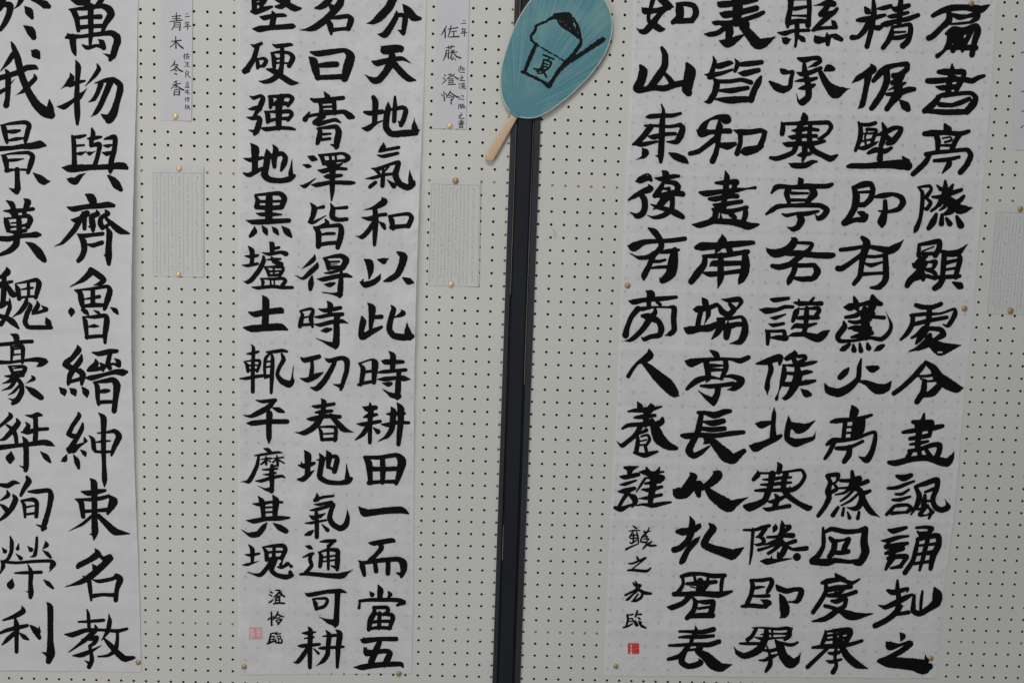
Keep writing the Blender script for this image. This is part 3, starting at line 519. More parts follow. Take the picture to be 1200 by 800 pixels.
142 75 12 178 120 58 175 210 45 165 300 30/180 200 30 260 195 38/90 195 20 100 240 52 85 320 45 95 370 55 170 330 45 262 285 28/345 95 12 368 130 42 345 210 45 330 300 48 370 360 50 460 375 55 530 365 40/505 370 60 490 320 50 485 250 4/435 135 10 450 165 45 380 200 15
#時
60 600 12 100 650 40 90 740 38 80 790 30/65 605 18 170 570 20 205 600 55 200 690 45 195 770 35/100 680 28 190 668 25/60 790 25 120 772 30 200 760 28/330 500 15 362 540 48 358 640 42/265 580 15 300 590 45 450 590 30/232 682 18 290 675 32 475 660 30/228 742 12 290 740 38 400 730 32 460 735 45 512 742 12/415 670 35 410 760 45 405 850 48 400 910 30/410 890 50 350 880 40 280 835 4/270 775 10 320 785 40 345 780 30
@412 440 7.475
#耕
160 235 12 168 300 48 162 400 40 160 585 32/98 272 12 140 290 48 210 280 38/105 365 15 150 350 40 222 340 25/45 420 10 100 425 35 250 400 30/150 430 40 100 510 38 35 560 15/190 455 12 230 490 42/345 275 12 365 310 45 360 400 50 350 470 45 310 530 35 240 570 5/400 240 15 430 290 55 430 400 48 420 500 45 410 600 35/305 335 12 360 335 38 465 330 25/262 425 15 320 430 38 400 410 32 500 412 28
@412 525 7.475
#田
112 75 25 150 130 55 160 220 45 165 305 35/115 80 30 250 80 35 390 60 38 440 110 70 425 200 55 390 310 30/270 95 40 275 200 45 270 300 35/160 180 40 290 182 38 420 178 38/150 302 35 270 292 30 390 292 35
#一
65 515 15 110 560 65 150 565 55 280 548 52 430 540 55 495 570 20
@412 610 7.475
#而
152 192 15 200 195 40 350 170 40 372 178 28/255 210 40 260 240 42 210 300 35 160 345 38/62 350 15 110 365 30 250 345 38 400 335 40 450 365 60 455 430 50 435 490 25/440 470 40 395 455 15/75 355 20 95 400 45 112 475 30/205 370 35 215 440 38/320 360 40 318 460 38
#當
232 560 12 252 610 50 245 680 38/160 620 12 180 645 40/320 615 12 338 645 38 320 665 20/75 695 15 65 760 28/70 700 25 180 690 32 400 692 35 455 715 40/455 710 40 400 738 25
@412 690 7.475
190 150 15 200 200 38 165 270 45 150 355 30/195 160 32 310 160 32 315 200 35 280 220 30/200 215 25 290 220 25 350 225 35 360 260 40 330 345 30/160 290 30 250 280 28 340 280 30/245 210 35 240 340 32/145 345 28 240 335 30 340 340 30
#五
80 440 15 110 450 45 250 435 35 390 435 38/105 425 15 120 445 20/245 460 40 220 520 50 170 640 50/110 510 15 135 555 55 200 550 40 300 540 38 335 560 45 310 620 50 290 660 45/130 510 12 125 540 30/20 682 10 90 682 45 200 665 45 330 655 42 430 655 38 450 680 20'''
DATA['p3'] = '''@735 0 8
#如
245 -15 40 225 60 35 200 150 32 205 200 35 250 235 55 310 275 50 345 275 25/300 -10 40 360 30 60 430 68 20/345 10 60 370 60 50 300 140 42 240 220 55 170 295 50 125 295 35 95 275 4/140 75 15 170 105 55 280 100 40 390 70 50/460 30 12 490 80 65 490 160 60 430 210 40/470 40 30 560 40 40 625 60 45 645 120 50 600 195 40 430 210 30/500 195 40 610 195 45
#表
850 25 20 880 45 55 990 35 50 1120 20 40 1220 5 25/1010 -20 60 1035 60 80 1030 160 70 1020 220 60/870 125 20 920 140 60 1050 120 50 1210 80 50/800 210 20 830 218 40 950 210 30 1080 190 38 1210 150 40 1275 120 35/960 230 40 850 310 42 770 325 40 725 322 15/965 240 50 960 300 65 950 370 50/865 385 15 940 405 75 1020 370 50 1090 330 20/1090 210 60 1110 240 70 1080 280 20/1080 250 60 1150 330 75 1220 410 90 1290 400 70 1385 350 8/890 230 35 1000 225 40 1100 220 50
@735 65 8
#山
325 -70 30 355 0 50 350 100 55 290 200 62 230 280 55 190 300 30/125 100 30 150 150 70 130 240 70 95 310 70 130 325 50 250 305 45 350 310 50 450 275 50 560 255 50/345 165 30 390 215 40 425 265 50/560 80 30 590 150 90 575 240 85 560 320 80 575 350 60
#皆
805 10 12 820 60 35 800 140 40 780 200 50 770 205 40/810 100 30 870 100 50 960 72 40 990 75 20/725 180 10 780 185 42 880 170 35 985 135 25/1010 35 12 1035 80 40 1010 150 30/1040 85 30 1120 82 45 1260 65 38/1040 165 12 1100 170 50 1230 140 40/800 205 15 840 260 50 820 350 50 770 430 45 725 435 12/850 245 35 960 245 35 1070 230 35 1160 255 40/1255 200 25 1230 250 50 1190 330 50 1160 420 50/860 330 25 980 330 45 1130 305 35/800 408 10 940 420 55 1050 415 55 1170 410 45
@735 130 8
#東
320 -60 15 340 0 30 330 100 45 325 200 50 320 320 50 315 420 48 315 480 30/175 60 15 210 55 38 320 45 38 420 45 35 500 25 28/165 140 22 260 140 28 400 148 30 500 130 35/220 150 50 160 230 48 95 295 40 55 315 25/480 130 30 520 160 45 500 230 55 460 290 45 370 290 15/200 240 20 250 245 45 360 220 35 450 215 32/60 310 20 140 315 40 280 288 25/140 350 12 170 390 60 150 430 35 100 452 8/315 430 45 265 420 8/390 395 15 450 425 55 530 460 55 570 490 20
#和
955 105 20 930 80 80 850 60 40 770 85 25 720 140 55 700 190 70/650 180 12 700 205 75 780 200 40 900 190 42 960 190 45/860 100 25 865 150 55 850 230 55 850 310 40 830 400 45 800 470 50/830 260 50 750 320 42 670 380 40 590 400 38/870 320 40 940 330 60 1010 310 35/995 180 10 1060 200 50 1150 200 45 1250 185 40 1300 200 30/1060 220 40 1060 300 38 1030 400 45/1290 200 40 1275 260 45 1240 340 45/1060 390 15 1110 380 70 1200 360 60 1260 330 40
@730 195 8
#復
120 140 15 160 130 55 230 100 60 265 130 30/240 170 12 255 210 55 180 240 45 100 285 35 52 315 20/160 255 40 200 310 50 205 390 50 180 445 50 130 465 45 75 430 6/370 45 20 400 70 55 410 140 50/300 110 15 360 118 40 470 95 38 525 92 28/380 150 30 350 210 45 300 275 42/395 150 28 480 155 42 515 190 50 500 250 40/370 210 20 430 210 35/300 275 30 380 270 45 480 250 50 560 260 45 570 265 20/470 290 30 400 300 60 340 370 50 290 400 10/260 355 12 320 380 35 430 410 40 500 440 55 560 475 40/465 300 40 455 400 42 380 460 42 290 480 30 228 458 5
#盡
960 45 15 975 100 45 965 200 48 950 310 48 950 400 35/870 155 25 930 155 38 1060 145 45 1075 160 30/1050 150 45 1040 230 40/720 245 25 780 255 50 900 240 40 1050 225 42 1160 210 20 1240 200 30/810 305 30 870 305 45 1000 280 40 1070 280 40/850 360 25 900 368 45 1010 345 38 1110 330 35/840 400 25 870 420 50 860 480 45 800 510 25/870 400 40 980 425 45 1080 405 35 1160 385 35/1140 380 25 1150 440 45 1130 520 40/915 440 12 920 500 35/1010 450 40 1050 480 35 1010 510 25/650 545 15 720 550 50 850 515 45 1000 520 50 1100 535 60 1180 560 60 1270 545 25
@730 260 8
#有
240 60 20 290 90 50 345 160 48 360 230 48 310 290 45 230 330 40 150 335 32 75 300 5/50 225 20 100 235 75 200 190 45 340 180 35 450 175 38 580 158 38/290 300 50 250 400 42 200 500 50 195 540 25/360 285 30 430 275 40 525 262 25/485 265 50 470 370 80 450 480 80 370 550 50 345 520 10/280 370 30 340 370 30 398 355 25/240 435 20 330 425 30 430 420 30
#南
930 120 15 935 180 70 890 250 50 870 290 20/690 240 40 740 230 70 860 225 55 980 215 55 1100 205 50 1220 195 35 1230 200 25/985 230 50 1010 290 50/750 320 25 850 320 40 980 310 42 1100 290 40 1170 280 40/770 330 40 760 400 50 700 480 60 640 560 50/1140 280 40 1150 370 65 1140 470 70 1110 540 55 1090 575 25/815 415 15 850 390 50 960 390 45 1100 385 40/750 475 20 820 490 45 950 480 35 1100 460 38/920 310 45 915 400 48 915 520 55 890 620 12
@725 330 8
#旁
255 85 12 300 115 65 295 160 50/95 180 15 140 190 45 250 170 38 400 160 40 540 145 30/280 170 40 285 240 38/360 190 30 390 215 30/170 245 20 220 255 38 330 238 22 480 240 22/180 255 50 120 330 42 80 430 42 65 500 55/480 235 25 520 250 45 515 350 45 520 450 45 480 490 40 440 500 8/340 250 25 340 290 40 290 350 52 230 440 45 150 520 40 100 550 30 55 552 6/220 320 30 280 330 60 370 370 45 400 440 50 380 500 45 300 515 38 240 540 35 215 520 12
#端
785 155 20 810 190 55 820 240 40/700 260 15 740 260 55 860 240 40 920 215 35 945 240 30/770 280 40 750 360 42 740 440 45/840 250 40 840 310 40 810 385 10/615 435 20 660 455 65 760 440 50 860 430 60 940 375 25/945 230 30 970 280 50 1030 310 48 1080 260 45 1040 210 30/965 165 12 1030 175 38 1120 165 45 1150 190 35 1110 250 25/930 350 30 960 380 70 930 470 50 875 535 18/940 350 30 1050 345 30 1150 330 30 1185 390 45 1180 480 60 1140 560 50 1040 580 8/1025 370 15 1020 440 60 1010 520 50/1000 430 60 1100 400 42 1170 400 40
@725 395 8
#人
285 112 15 290 170 65 240 210 55 180 240 30 130 300 32 90 365 35/225 235 30 290 290 60 370 370 85 450 440 100 520 520 75 565 550 12
#亭
860 125 20 910 160 50 930 200 40/630 225 25 680 240 70 780 215 38 920 205 32 1050 205 28 1140 220 45 1215 190 40/820 230 50 835 310 50 840 390 40 820 420 10/1000 215 40 1005 290 45 960 390 30/870 265 35 980 265 20/860 305 35 980 305 25/640 485 30 700 430 45 750 400 50 850 375 35 980 395 15/980 370 20 1060 365 35 1150 400 55 1130 440 60 1080 480 45 1020 492 10/770 455 25 860 460 38 960 450 35 1075 435 38/935 460 50 920 540 50 890 600 60 890 630 30/885 600 60 820 560 35 745 500 8
@720 460 8
#養
215 85 12 240 130 50 240 170 30/340 100 12 345 140 60 330 175 40/130 175 20 200 165 35 320 160 40 440 130 20/190 232 25 260 225 38 380 212 30/295 160 50 300 230 50 290 300 45/75 335 25 130 305 35 250 295 35 330 290 40/450 240 30 440 275 50 370 310 50/250 300 45 200 390 38 120 460 38 70 495 35 25 460 6/350 260 40 390 360 80 430 440 90 510 500 65 580 520 35/210 380 25 220 450 35 205 550 38/220 390 20 300 350 35/250 410 20 310 395 25 330 440 30 300 490 25/235 455 15 300 440 18/235 490 20 310 485 18/290 500 30 300 550 30/185 560 25 280 585 40 350 565 35 405 550 22
#長
785 185 30 860 190 38 940 210 55 1030 180 48 1085 172 35/815 200 40 800 280 48 780 370 50 740 450 50 700 540 60 740 590 48 810 560 42 890 500 20/830 270 20 920 285 50 1020 265 45/820 335 35 920 345 42 1030 335 40/630 400 30 680 405 50 800 395 42 950 400 40 1100 380 42 1210 370 35/850 410 40 870 450 50 840 475 20/900 430 50 980 520 80 1050 590 100 1110 620 80 1180 570 50 1215 545 40
@715 530 8
#謹
135 140 25 190 150 45 265 130 12/200 150 40 180 185 40/95 225 20 140 230 40 265 205 35/90 300 12 140 295 32 245 260 20/75 365 15 130 360 42 230 335 32/170 370 40 120 440 32 75 520 30/160 385 15 220 420 50 235 460 45 205 510 20/45 515 30 100 530 42 160 505 30 220 480 20/340 140 20 355 190 55/275 180 12 320 185 40 400 190 30 500 180 20/465 135 12 440 190 45 400 220 40/330 240 25 290 300 25 245 370 12/330 240 15 420 230 40 490 235 45 490 255 30/330 290 25 400 280 32 470 270 32/410 220 60 400 330 55 380 430 48 375 490 35/300 345 20 370 350 38 485 320 28/270 430 12 340 425 32 480 395 30/245 495 15 310 485 25 400 495 38 500 475 32 568 465 22
#以
755 195 25 780 230 65 720 310 55 680 360 50/595 350 25 640 380 90 700 385 75 760 345 50 800 300 45 835 290 50 860 330 50/800 290 30 820 350 55 830 400 40/970 180 20 1010 210 75 960 270 65 890 320 50 870 325 30/905 340 40 960 400 75 1060 470 100 1120 500 95 1180 470 55 1290 420 10
#札
@715 595 8
750 80 15 770 140 50 760 220 60 730 300 50 660 370 50 600 390 50 590 375 25/630 220 35 680 220 62 770 210 50 830 170 45 845 150 20/845 265 10 800 310 45 730 390 45 680 490 50 665 510 35/930 145 20 965 190 58 910 270 55 885 340 60 960 380 65 1060 410 75 1140 435 85 1190 410 60 1250 370 15
#署
665 640 30 740 620 38 850 615 32 960 635 40 1075 630 35/680 650 30 685 710 30 650 770 35 600 805 20/1060 630 30 1045 700 35 1040 780 30/790 640 25 800 690 30/920 640 25 910 690 30/720 708 30 820 705 38 990 690 35/845 680 50 830 790 50/750 735 12 800 745 15/930 700 30 860 770 40 800 800 30
@715 695 8
600 5 40 700 5 40 850 0 45 1020 10 50 1140 -20 25/750 20 45 680 90 42 580 130 45 540 125 20/760 20 15 800 80 40 780 160 42 720 230 38/820 75 25 900 80 40 965 75 40 960 120 45 940 200 50/830 140 28 930 125 25/740 215 35 850 205 45 960 205 45
#表
800 305 12 805 350 38 770 420 35 755 470 30/650 355 25 720 355 28 860 360 38 970 335 42/645 410 20 720 405 32 860 405 35 968 395 30/550 485 22 620 485 30 780 475 32 920 480 42 1020 450 40/735 490 40 660 580 40 590 605 35 545 615 30/730 510 30 690 560 45 670 640 50 730 680 45 800 670 48 850 645 45 830 610 10/740 530 25 860 515 25/850 490 50 820 540 45 900 590 75 970 660 90 1040 690 70 1140 665 12
@715 595 8
#small
215 165 12 240 185 20 255 190 8/175 215 8 220 210 16 280 208 10/210 225 14 190 260 16 180 275 12/250 225 14 260 270 18 265 330 14/190 260 14 255 250 14/190 285 14 255 280 14/185 320 12 200 330 18 245 300 14/220 240 14 215 320 16/150 385 22 190 365 18 260 335 12/320 210 12 325 230 12/365 180 10 350 220 18 300 270 18 285 310 14/310 225 8 380 215 10/330 240 14 345 280 14/300 270 12 350 265 12/290 315 18 330 320 16 360 295 14/315 290 12 360 285 14/305 385 12 340 345 22 390 315 16/330 320 16 370 350 24 430 350 18
#small
250 455 15 260 475 25/175 520 15 220 515 20 330 465 20/335 465 18 270 520 15 200 575 12/165 582 18 220 580 26 340 590 28 380 560 15
@600 680 6.667
#small
965 5 12 975 25 18/945 15 12 965 35 25 1005 35 18 985 60 18 930 90 18 885 112 18/975 55 18 950 100 16 905 145 22 890 150 10/990 70 14 960 100 12/1000 75 25 1035 95 30 1085 100 20/1020 90 20 1010 130 22 970 155 22 935 160 12/985 105 14 950 150 16
#small
900 265 15 905 310 18 890 360 15/900 270 12 945 262 14/910 298 10 940 295 12 945 315 12/910 318 10 940 315 10/870 365 15 905 355 16 940 335 12/980 235 15 965 280 16/970 262 12 1010 262 15/985 285 12 1000 300 15/960 320 25 975 345 28/1000 320 12 1010 325 15/990 315 12 1010 350 22 1045 368 15
@890 0 10
#縣
365 -20 65 365 80 55 345 180 55 335 260 60 330 320 35/580 -20 50 585 100 50 580 200 48 570 300 60/370 0 25 560 -5 25/380 100 25 420 105 45 560 80 35/360 185 20 560 190 35/350 270 55 450 250 50 560 255 45/215 385 20 290 395 50 400 365 40 580 358 38/440 260 50 440 380 50 430 480 35 420 545 35/265 445 15 310 480 75 370 460 12/460 430 40 510 465 55 535 490 20/630 70 6 720 55 35 800 40 70 870 50 60 880 70 20/820 0 70 800 70 55 760 130 60 720 170 60/730 160 50 790 180 80 870 150 50 910 105 38/800 200 60 710 280 50 640 350 45 620 360 30/650 345 40 760 330 38 900 325 40/845 240 15 870 270 50 890 320 50/650 425 25 680 470 80 740 470 60 800 460 40/790 390 20 800 450 60 800 520 45/840 410 20 890 430 60 960 465 45/830 430 40 860 420 40
@890 65 10
#承
450 35 30 520 55 60 620 35 45 690 35 50 715 70 40 650 110 45 575 140 6/525 100 40 530 180 55 560 300 60 575 400 65 570 490 65 500 550 70 455 530 30 440 470 5/440 200 20 490 220 50 600 200 50 720 150 40/420 305 20 480 295 38 600 285 45 670 268 35/465 390 25 520 380 50 600 365 50 645 345 35/250 165 30 280 190 60 340 200 40 390 195 40 370 280 45 355 370 50 280 400 75 200 370 75 120 310 30/700 170 40 740 250 60 800 350 80 890 430 130 970 410 70 1048 392 8/765 180 30 810 150 75 860 160 50
@890 125 10
#塞
520 90 40 530 130 75 520 190 60/260 185 25 275 240 50 265 320 50/265 205 35 380 200 40 560 195 42 720 190 45 810 190 45 840 240 45 800 310 40 720 370 40 680 375 20/380 280 20 440 280 50 560 260 45 685 275 38/340 350 20 390 360 50 520 345 45 665 345 42/280 430 25 330 445 55 450 435 50 640 430 50 760 405 38/480 200 60 460 320 65 460 430 60/595 220 45 585 330 48 590 430 60/430 440 60 400 530 50 300 580 52 200 610 50 130 600 38/590 450 60 640 520 60 740 570 55 830 610 65 910 570 30/530 440 60 530 550 55 505 640 30/450 570 25 500 565 55 595 550 40/345 665 15 400 690 55 530 690 60 620 650 45 675 645 25
@885 200 10
#亭
510 85 20 535 120 60 525 170 50/190 265 25 240 200 55 300 185 50 440 195 45 600 185 62 740 185 50 850 180 50 900 160 40/400 200 60 370 270 60 390 350 45 400 400 40/660 210 60 690 270 75 640 330 60 600 390 45/430 265 38 620 265 30/420 345 38 600 345 35/130 510 30 200 460 50 270 420 50 400 410 42 600 405 50 760 410 50 840 460 60 800 530 60 740 560 50 705 515 10/315 505 20 370 525 40 500 500 35 600 505 50 740 475 32/510 520 50 540 580 75 500 660 60 440 685 50 370 658 8
@885 265 10
#各
430 140 25 460 170 70 420 240 80 330 300 85 230 320 85 160 290 50 125 250 5/500 195 35 640 200 40 670 220 40 620 290 50 560 330 60 470 400 60 400 450 60 280 480 60 200 465 45/370 320 50 520 320 65 700 340 60 860 345 65 915 340 50/470 460 60 450 540 55 400 640 60 385 680 30/490 460 50 600 460 45 690 460 50 730 530 70 690 600 60 640 625 50/470 610 40 560 620 55 650 615 55
@880 335 10
#謹
235 155 30 280 165 50 440 145 38/100 275 15 180 290 65 300 280 45 400 245 42 490 245 38/225 370 12 280 375 42 405 332 22/205 440 12 260 460 42 385 440 35/170 510 15 200 560 50 195 680 38/180 530 35 300 530 35 390 530 40 390 620 50/220 605 20 310 605 50 410 610 60/560 155 20 570 210 50/735 140 30 690 200 42/505 195 25 580 205 50 700 205 40 825 205 48/560 260 25 530 310 60 490 410 40/550 270 20 680 265 30 780 260 45 800 290 45 760 350 45/550 375 40 650 370 48 785 370 45/655 260 45 650 350 55 645 440 50 625 540 50/475 500 25 530 465 50 640 470 50 765 440 28/445 585 20 500 570 45 620 565 50 700 590 70 790 610 85 860 560 70 920 520 18
@875 400 10
#候
115 260 25 220 240 60 330 200 70 390 190 70 385 270 30/270 250 45 285 330 55 250 450 45 240 540 55 245 615 12/560 105 20 560 150 65 470 200 50 445 200 25/600 175 40 680 170 40 690 200 40 610 250 45/420 275 20 520 280 35 650 275 45 780 245 40 820 235 25/440 290 40 435 400 60 405 500 40 375 590 15 350 670 40 345 690 20/550 200 50 590 300 55 600 400 90 560 520 80 500 620 60 450 665 45 415 660 15/470 370 35 600 380 45 700 360 50 765 355 28/440 500 50 560 500 50 700 480 50 800 460 35/690 445 10 720 470 30/635 555 15 700 610 75 740 620 45
@870 465 10
#北
155 310 20 220 325 75 340 295 35/372 125 12 370 200 45 360 340 50 360 470 70/85 570 25 150 590 90 250 550 65 380 490 60 450 455 40/540 225 15 545 310 60 525 420 60 530 490 60 620 535 85 720 515 60 830 480 40 855 415 6/580 320 50 660 365 110 740 350 70 855 280 6/570 340 60 620 350 60
@865 535 10
#塞
465 70 25 490 110 55 475 180 50/230 160 15 230 210 55 180 265 42/230 190 30 400 190 28 600 170 30 740 155 35 780 230 42 730 320 42 650 380 50 560 400 40/290 265 22 380 265 38 500 245 38 620 240 30/265 325 25 360 325 40 500 310 40 620 300 30/200 395 30 300 390 42 450 390 40 620 385 50/400 200 70 380 330 60 345 430 65 310 510 60 220 560 70 130 590 85 85 580 50/560 200 60 530 310 55 540 390 60 590 460 60 700 540 50 820 600 60 850 590 40/430 440 25 460 480 50 430 590 60/360 525 30 430 520 50 545 465 38/295 600 20 350 615 45 480 595 40 600 575 45/605 345 12 620 390 40
@860 600 10
#隧
115 205 28 240 205 35 330 180 45 415 155 38/225 200 40 215 340 35 205 480 35 185 605 22/370 190 45 310 270 45 260 290 20/290 290 20 340 310 45 350 360 40 280 380 35 240 370 15/490 135 12 485 180 55 465 225 25/560 95 15 570 150 50 560 230 45/590 150 15 650 170 50 610 210 45 560 240 30/390 290 30 500 285 38 600 270 45 690 270 55/550 260 60 540 320 50 450 350 40 360 380 22/530 340 60 420 400 32 290 440 38/540 370 50 480 430 40 405 480 38/550 330 50 600 400 60 570 480 60 530 520 50 515 465 20/610 370 40 720 335 45/600 380 40 680 430 35 760 430 45 850 420 50/700 530 25 740 520 80/315 570 20 390 575 65 500 565 40 600 550 30 680 540 12/440 510 12 440 560 40
@860 665 10
#即
190 140 25 220 200 50 205 300 45 160 410 48 140 450 40/200 145 35 320 145 42 430 130 42 445 180 50 400 270 45 380 300 20/230 240 35 300 225 35 360 222 20/220 330 30 320 330 38 410 325 40/95 450 35 200 440 45 350 450 45 430 420 30/310 370 10 380 400 60 430 400 30 370 450 50/500 205 30 530 240 60 620 270 55 720 250 45 790 260 55 780 320 60 740 390 50 640 400 6/540 310 25 570 370 70 595 470 100 590 540 80 535 590 6
@850 715 10
#舉
315 200 15 440 200 25 600 215 35 720 205 40 780 215 30/360 215 40 310 300 42 260 340 45/480 215 45 480 290 60 450 370 70 400 450 75 320 500 70 220 530 60 140 490 45 108 430 5/415 280 15 500 270 30 640 270 25 740 270 40/550 220 30 550 300 25/750 220 50 750 290 50 700 335 40/345 310 15 440 330 40 600 320 25 700 315 30/170 385 28 280 385 38 420 385 35/590 350 30 640 420 80 680 530 90 760 610 110 830 590 70 885 500 6/640 370 30 740 400 40 800 395 38 850 370 28/430 460 30 520 470 38 595 455 40/480 400 15 510 480 30 530 560 40 520 640 50 475 710 35/395 580 20 460 580 35 540 540 45 610 515 25
@980 0 6.667
#精
290 -10 22 295 100 38 280 200 38 260 290 35 240 365 35/225 60 20 245 90 45 265 105 20/325 70 20 370 65 32 425 50 30/165 160 25 210 155 38 300 140 35 380 120 25/250 170 30 220 240 38 170 290 30 125 295 38/290 215 30 330 220 38 355 210 28/505 -10 30 500 60 40 490 180 38/435 60 20 470 75 42 565 45 32/405 130 20 440 130 32 560 100 25/355 190 20 390 190 42 480 165 30 560 150 35 640 120 30/435 215 20 430 270 38 400 330 35 365 375 32/440 215 25 500 205 25 575 195 30 580 250 38 560 320 38 520 360 42/460 255 22 540 250 18/430 300 28 500 295 32 560 275 25
#扁
755 125 30 820 90 38 900 65 45 1000 60 40 1080 68 50 1130 75 50 1180 50 25 1200 40 10/880 100 35 880 160 45 820 220 38 760 280 40 722 300 38/905 115 25 960 135 40 1020 130 28 1080 115 35/1100 80 50 1100 140 38 1050 175 25/890 190 18 970 185 22 1060 175 20/860 265 25 920 245 65 1000 245 50 1090 210 45 1105 250 45 1080 330 40 1060 430 38/900 280 60 880 340 40 840 400 25 790 440 32/980 250 45 950 330 45 910 400 32/1060 240 30 1010 330 35 985 400 25/870 370 35 970 370 40 1090 375 38/900 320 40 990 320 40
@980 65 6.667
#候
275 75 20 285 110 55 220 150 40 170 180 38 125 215 10/250 160 50 235 240 38 215 340 38 200 390 38 172 415 10/370 90 15 350 130 45 290 200 30/360 110 20 395 95 38 480 75 30 550 70 38 550 110 38 500 150 38 450 160 40/390 110 45 395 200 45 360 290 42 310 370 42 275 415 35/510 150 50 480 200 55 440 215 35/540 215 20 480 240 35 410 270 8/490 210 40 480 300 65 430 370 42 395 420 35/395 305 25 480 300 35 560 270 42 610 265 30/495 350 15 540 395 60 560 420 40
#書
905 70 15 905 120 38 885 200 42 875 290 40/800 130 30 850 130 45 920 130 38 990 130 40 1000 150 30 970 210 38 940 260 42/715 200 38 780 200 42 900 190 35 1000 190 38 1060 200 38 1110 175 32 1155 160 25/920 170 30 990 200 20/780 245 15 830 255 38 940 245 35/785 320 20 850 310 38 950 300 30 1050 295 30 1090 330 35 1070 380 50 1020 440 45/800 330 35 760 380 45 690 435 38/810 385 35 900 390 30 970 370 35 1040 340 30/700 435 30 780 440 35 880 445 40 1020 440 38
@980 130 6.667
#堅
175 90 20 190 140 32 185 220 35 150 310 25/180 105 25 250 110 28 305 95 28/240 145 25 310 150 25 300 190 28 280 240 28/245 150 15 225 200 18 230 260 20/200 180 15 300 175 20/190 240 18 290 220 20/170 290 20 220 290 32 300 255 25 330 240 8/360 95 18 380 150 38 370 210 40 350 270 35/320 190 20 380 170 35 450 135 32 510 135 25 490 180 38 440 240 42 400 255 30/390 200 35 420 230 40/250 330 25 310 305 38 380 315 35 430 290 25/350 290 30 340 380 42/90 435 25 130 430 38 250 430 38 380 420 50 500 420 65 560 430 60/520 360 18 550 400 50
#亭
850 110 25 870 150 60/690 180 35 750 175 45 850 170 32 960 180 35 1035 160 28/780 190 35 795 240 40 790 310 28/960 190 35 930 240 35 900 310 35/830 215 15 890 205 15 900 230 20 850 245 20/820 270 20 910 270 25/700 340 30 780 325 30 900 315 28 1020 305 30 1050 350 38 1020 420 38 970 480 38/730 345 30 690 410 38 600 495 35/765 390 25 830 385 30 900 375 28 960 360 25/880 385 30 880 420 40 830 485 15
@975 200 6.667
#即
165 130 25 190 200 50 175 290 45 130 370 40 95 410 42/180 130 30 240 110 45 300 105 38 320 150 35 300 220 40 250 270 32/200 170 20 300 165 25/170 265 30 250 265 35 290 235 25/100 410 40 180 385 32 250 380 42 270 350 30/205 325 20 240 340 42 270 365 20/335 205 22 400 195 38 480 185 28 540 210 38 555 250 42 520 300 35 440 320 25 365 315 15/415 240 30 415 310 38 390 400 60 390 430 30
#隧
670 130 12 705 170 28 705 260 30 690 370 28 660 450 35 645 480 20/675 130 18 760 120 25 775 150 25 740 200 30 720 210 15/730 210 20 770 250 28 740 300 28 715 290 15/885 80 20 885 130 35 870 200 35 840 270 28/820 115 15 850 145 32/945 110 20 920 155 40/785 205 20 850 205 32 940 175 32 1010 150 28/860 210 30 820 280 25 775 315 22/890 220 35 880 280 28 840 310 15/1030 200 25 990 240 35 910 260 25/880 200 35 950 250 50 990 300 65 1040 300 50 1095 293 6/920 250 38 930 310 50 880 340 25/815 340 25 790 400 45 755 450 32/860 345 25 855 415 38/895 375 25 920 415 40/975 360 25 1005 425 50
@970 265 6.667
#有
270 90 30 305 130 50 280 220 50 265 300 38 250 390 35 205 450 30/100 185 28 190 175 30 300 158 25 400 175 38 480 190 50 540 160 45 592 110 6/260 225 30 180 285 32 110 330 38 80 330 40/280 235 25 370 238 25 460 225 25/450 225 35 455 330 42 450 420 42 400 475 38 335 480 20/290 290 20 340 305 30 430 280 18/270 375 30 350 370 25 440 365 25
#顯
715 145 25 710 230 32/715 145 25 800 130 32 870 120 38 870 170 38 840 230 35/740 195 15 830 160 12/720 215 25 840 215 28/770 230 30 720 270 40 680 310 35/665 295 20 700 320 30 740 370 38 745 415 30/760 280 30 700 370 45 640 430 45 620 465 35/790 280 20 840 280 35 820 330 25 770 340 25 830 360 30 850 400 30/680 420 20 770 390 30 840 410 25/780 280 20 740 340 28/870 190 20 940 215 42 1020 205 42 1088 145 8/910 220 35 905 300 38 895 400 32/1020 215 30 1035 260 35 1010 350 35 1000 400 32/930 285 30 1010 265 25/920 340 22 1010 325 22/870 400 30 950 395 30 1030 390 28/900 410 38 870 460 42 835 485 38/980 440 20 1030 465 50 1045 475 30
@970 335 6.667
#藁
205 85 18 220 130 38 230 180 30/350 80 28 360 120 50 340 180 50/130 165 18 170 165 50 260 145 28 340 130 38 415 140 32/350 100 38 410 140 30/140 245 25 220 230 32 290 190 32/330 240 25 440 248 28/290 180 40 290 260 60 300 340 60/165 275 20 220 285 28 330 260 30/165 330 20 220 325 32 330 330 30/240 200 20 350 220 40/200 345 15 260 350 30 340 360 30/185 400 20 260 385 38 350 370 25/290 340 30 300 410 30/125 280 20 130 320 40 80 390 38 100 430 30 220 425 22 330 405 25 420 415 32 480 360 30 495 300 25 460 215 4/100 500 20 125 490 38 170 455 25/200 460 20 205 500 38/250 450 20 260 505 35/310 450 22 320 485 38/435 465 25 400 485 38 365 508 12
#處
690 150 30 740 165 35 820 165 32 885 140 30/795 170 35 790 250 38 770 320 32/650 230 25 750 220 28 880 215 20 990 180 22 990 230 35 940 310 28 900 300 12/665 230 30 660 300 35 620 370 32 570 420 20/670 300 30 770 275 30 930 245 28/790 330 25 750 330 32 700 380 28 655 405 20/780 340 30 720 410 38 690 450 20/770 330 28 880 340 35 900 380 45 850 410 30 820 420 20/720 350 15 750 380 28/800 380 28 780 440 60 710 485 35 635 510 5/770 390 30 820 450 65 880 490 90 950 480 55 1040 462 8
@965 400 6.667
#火
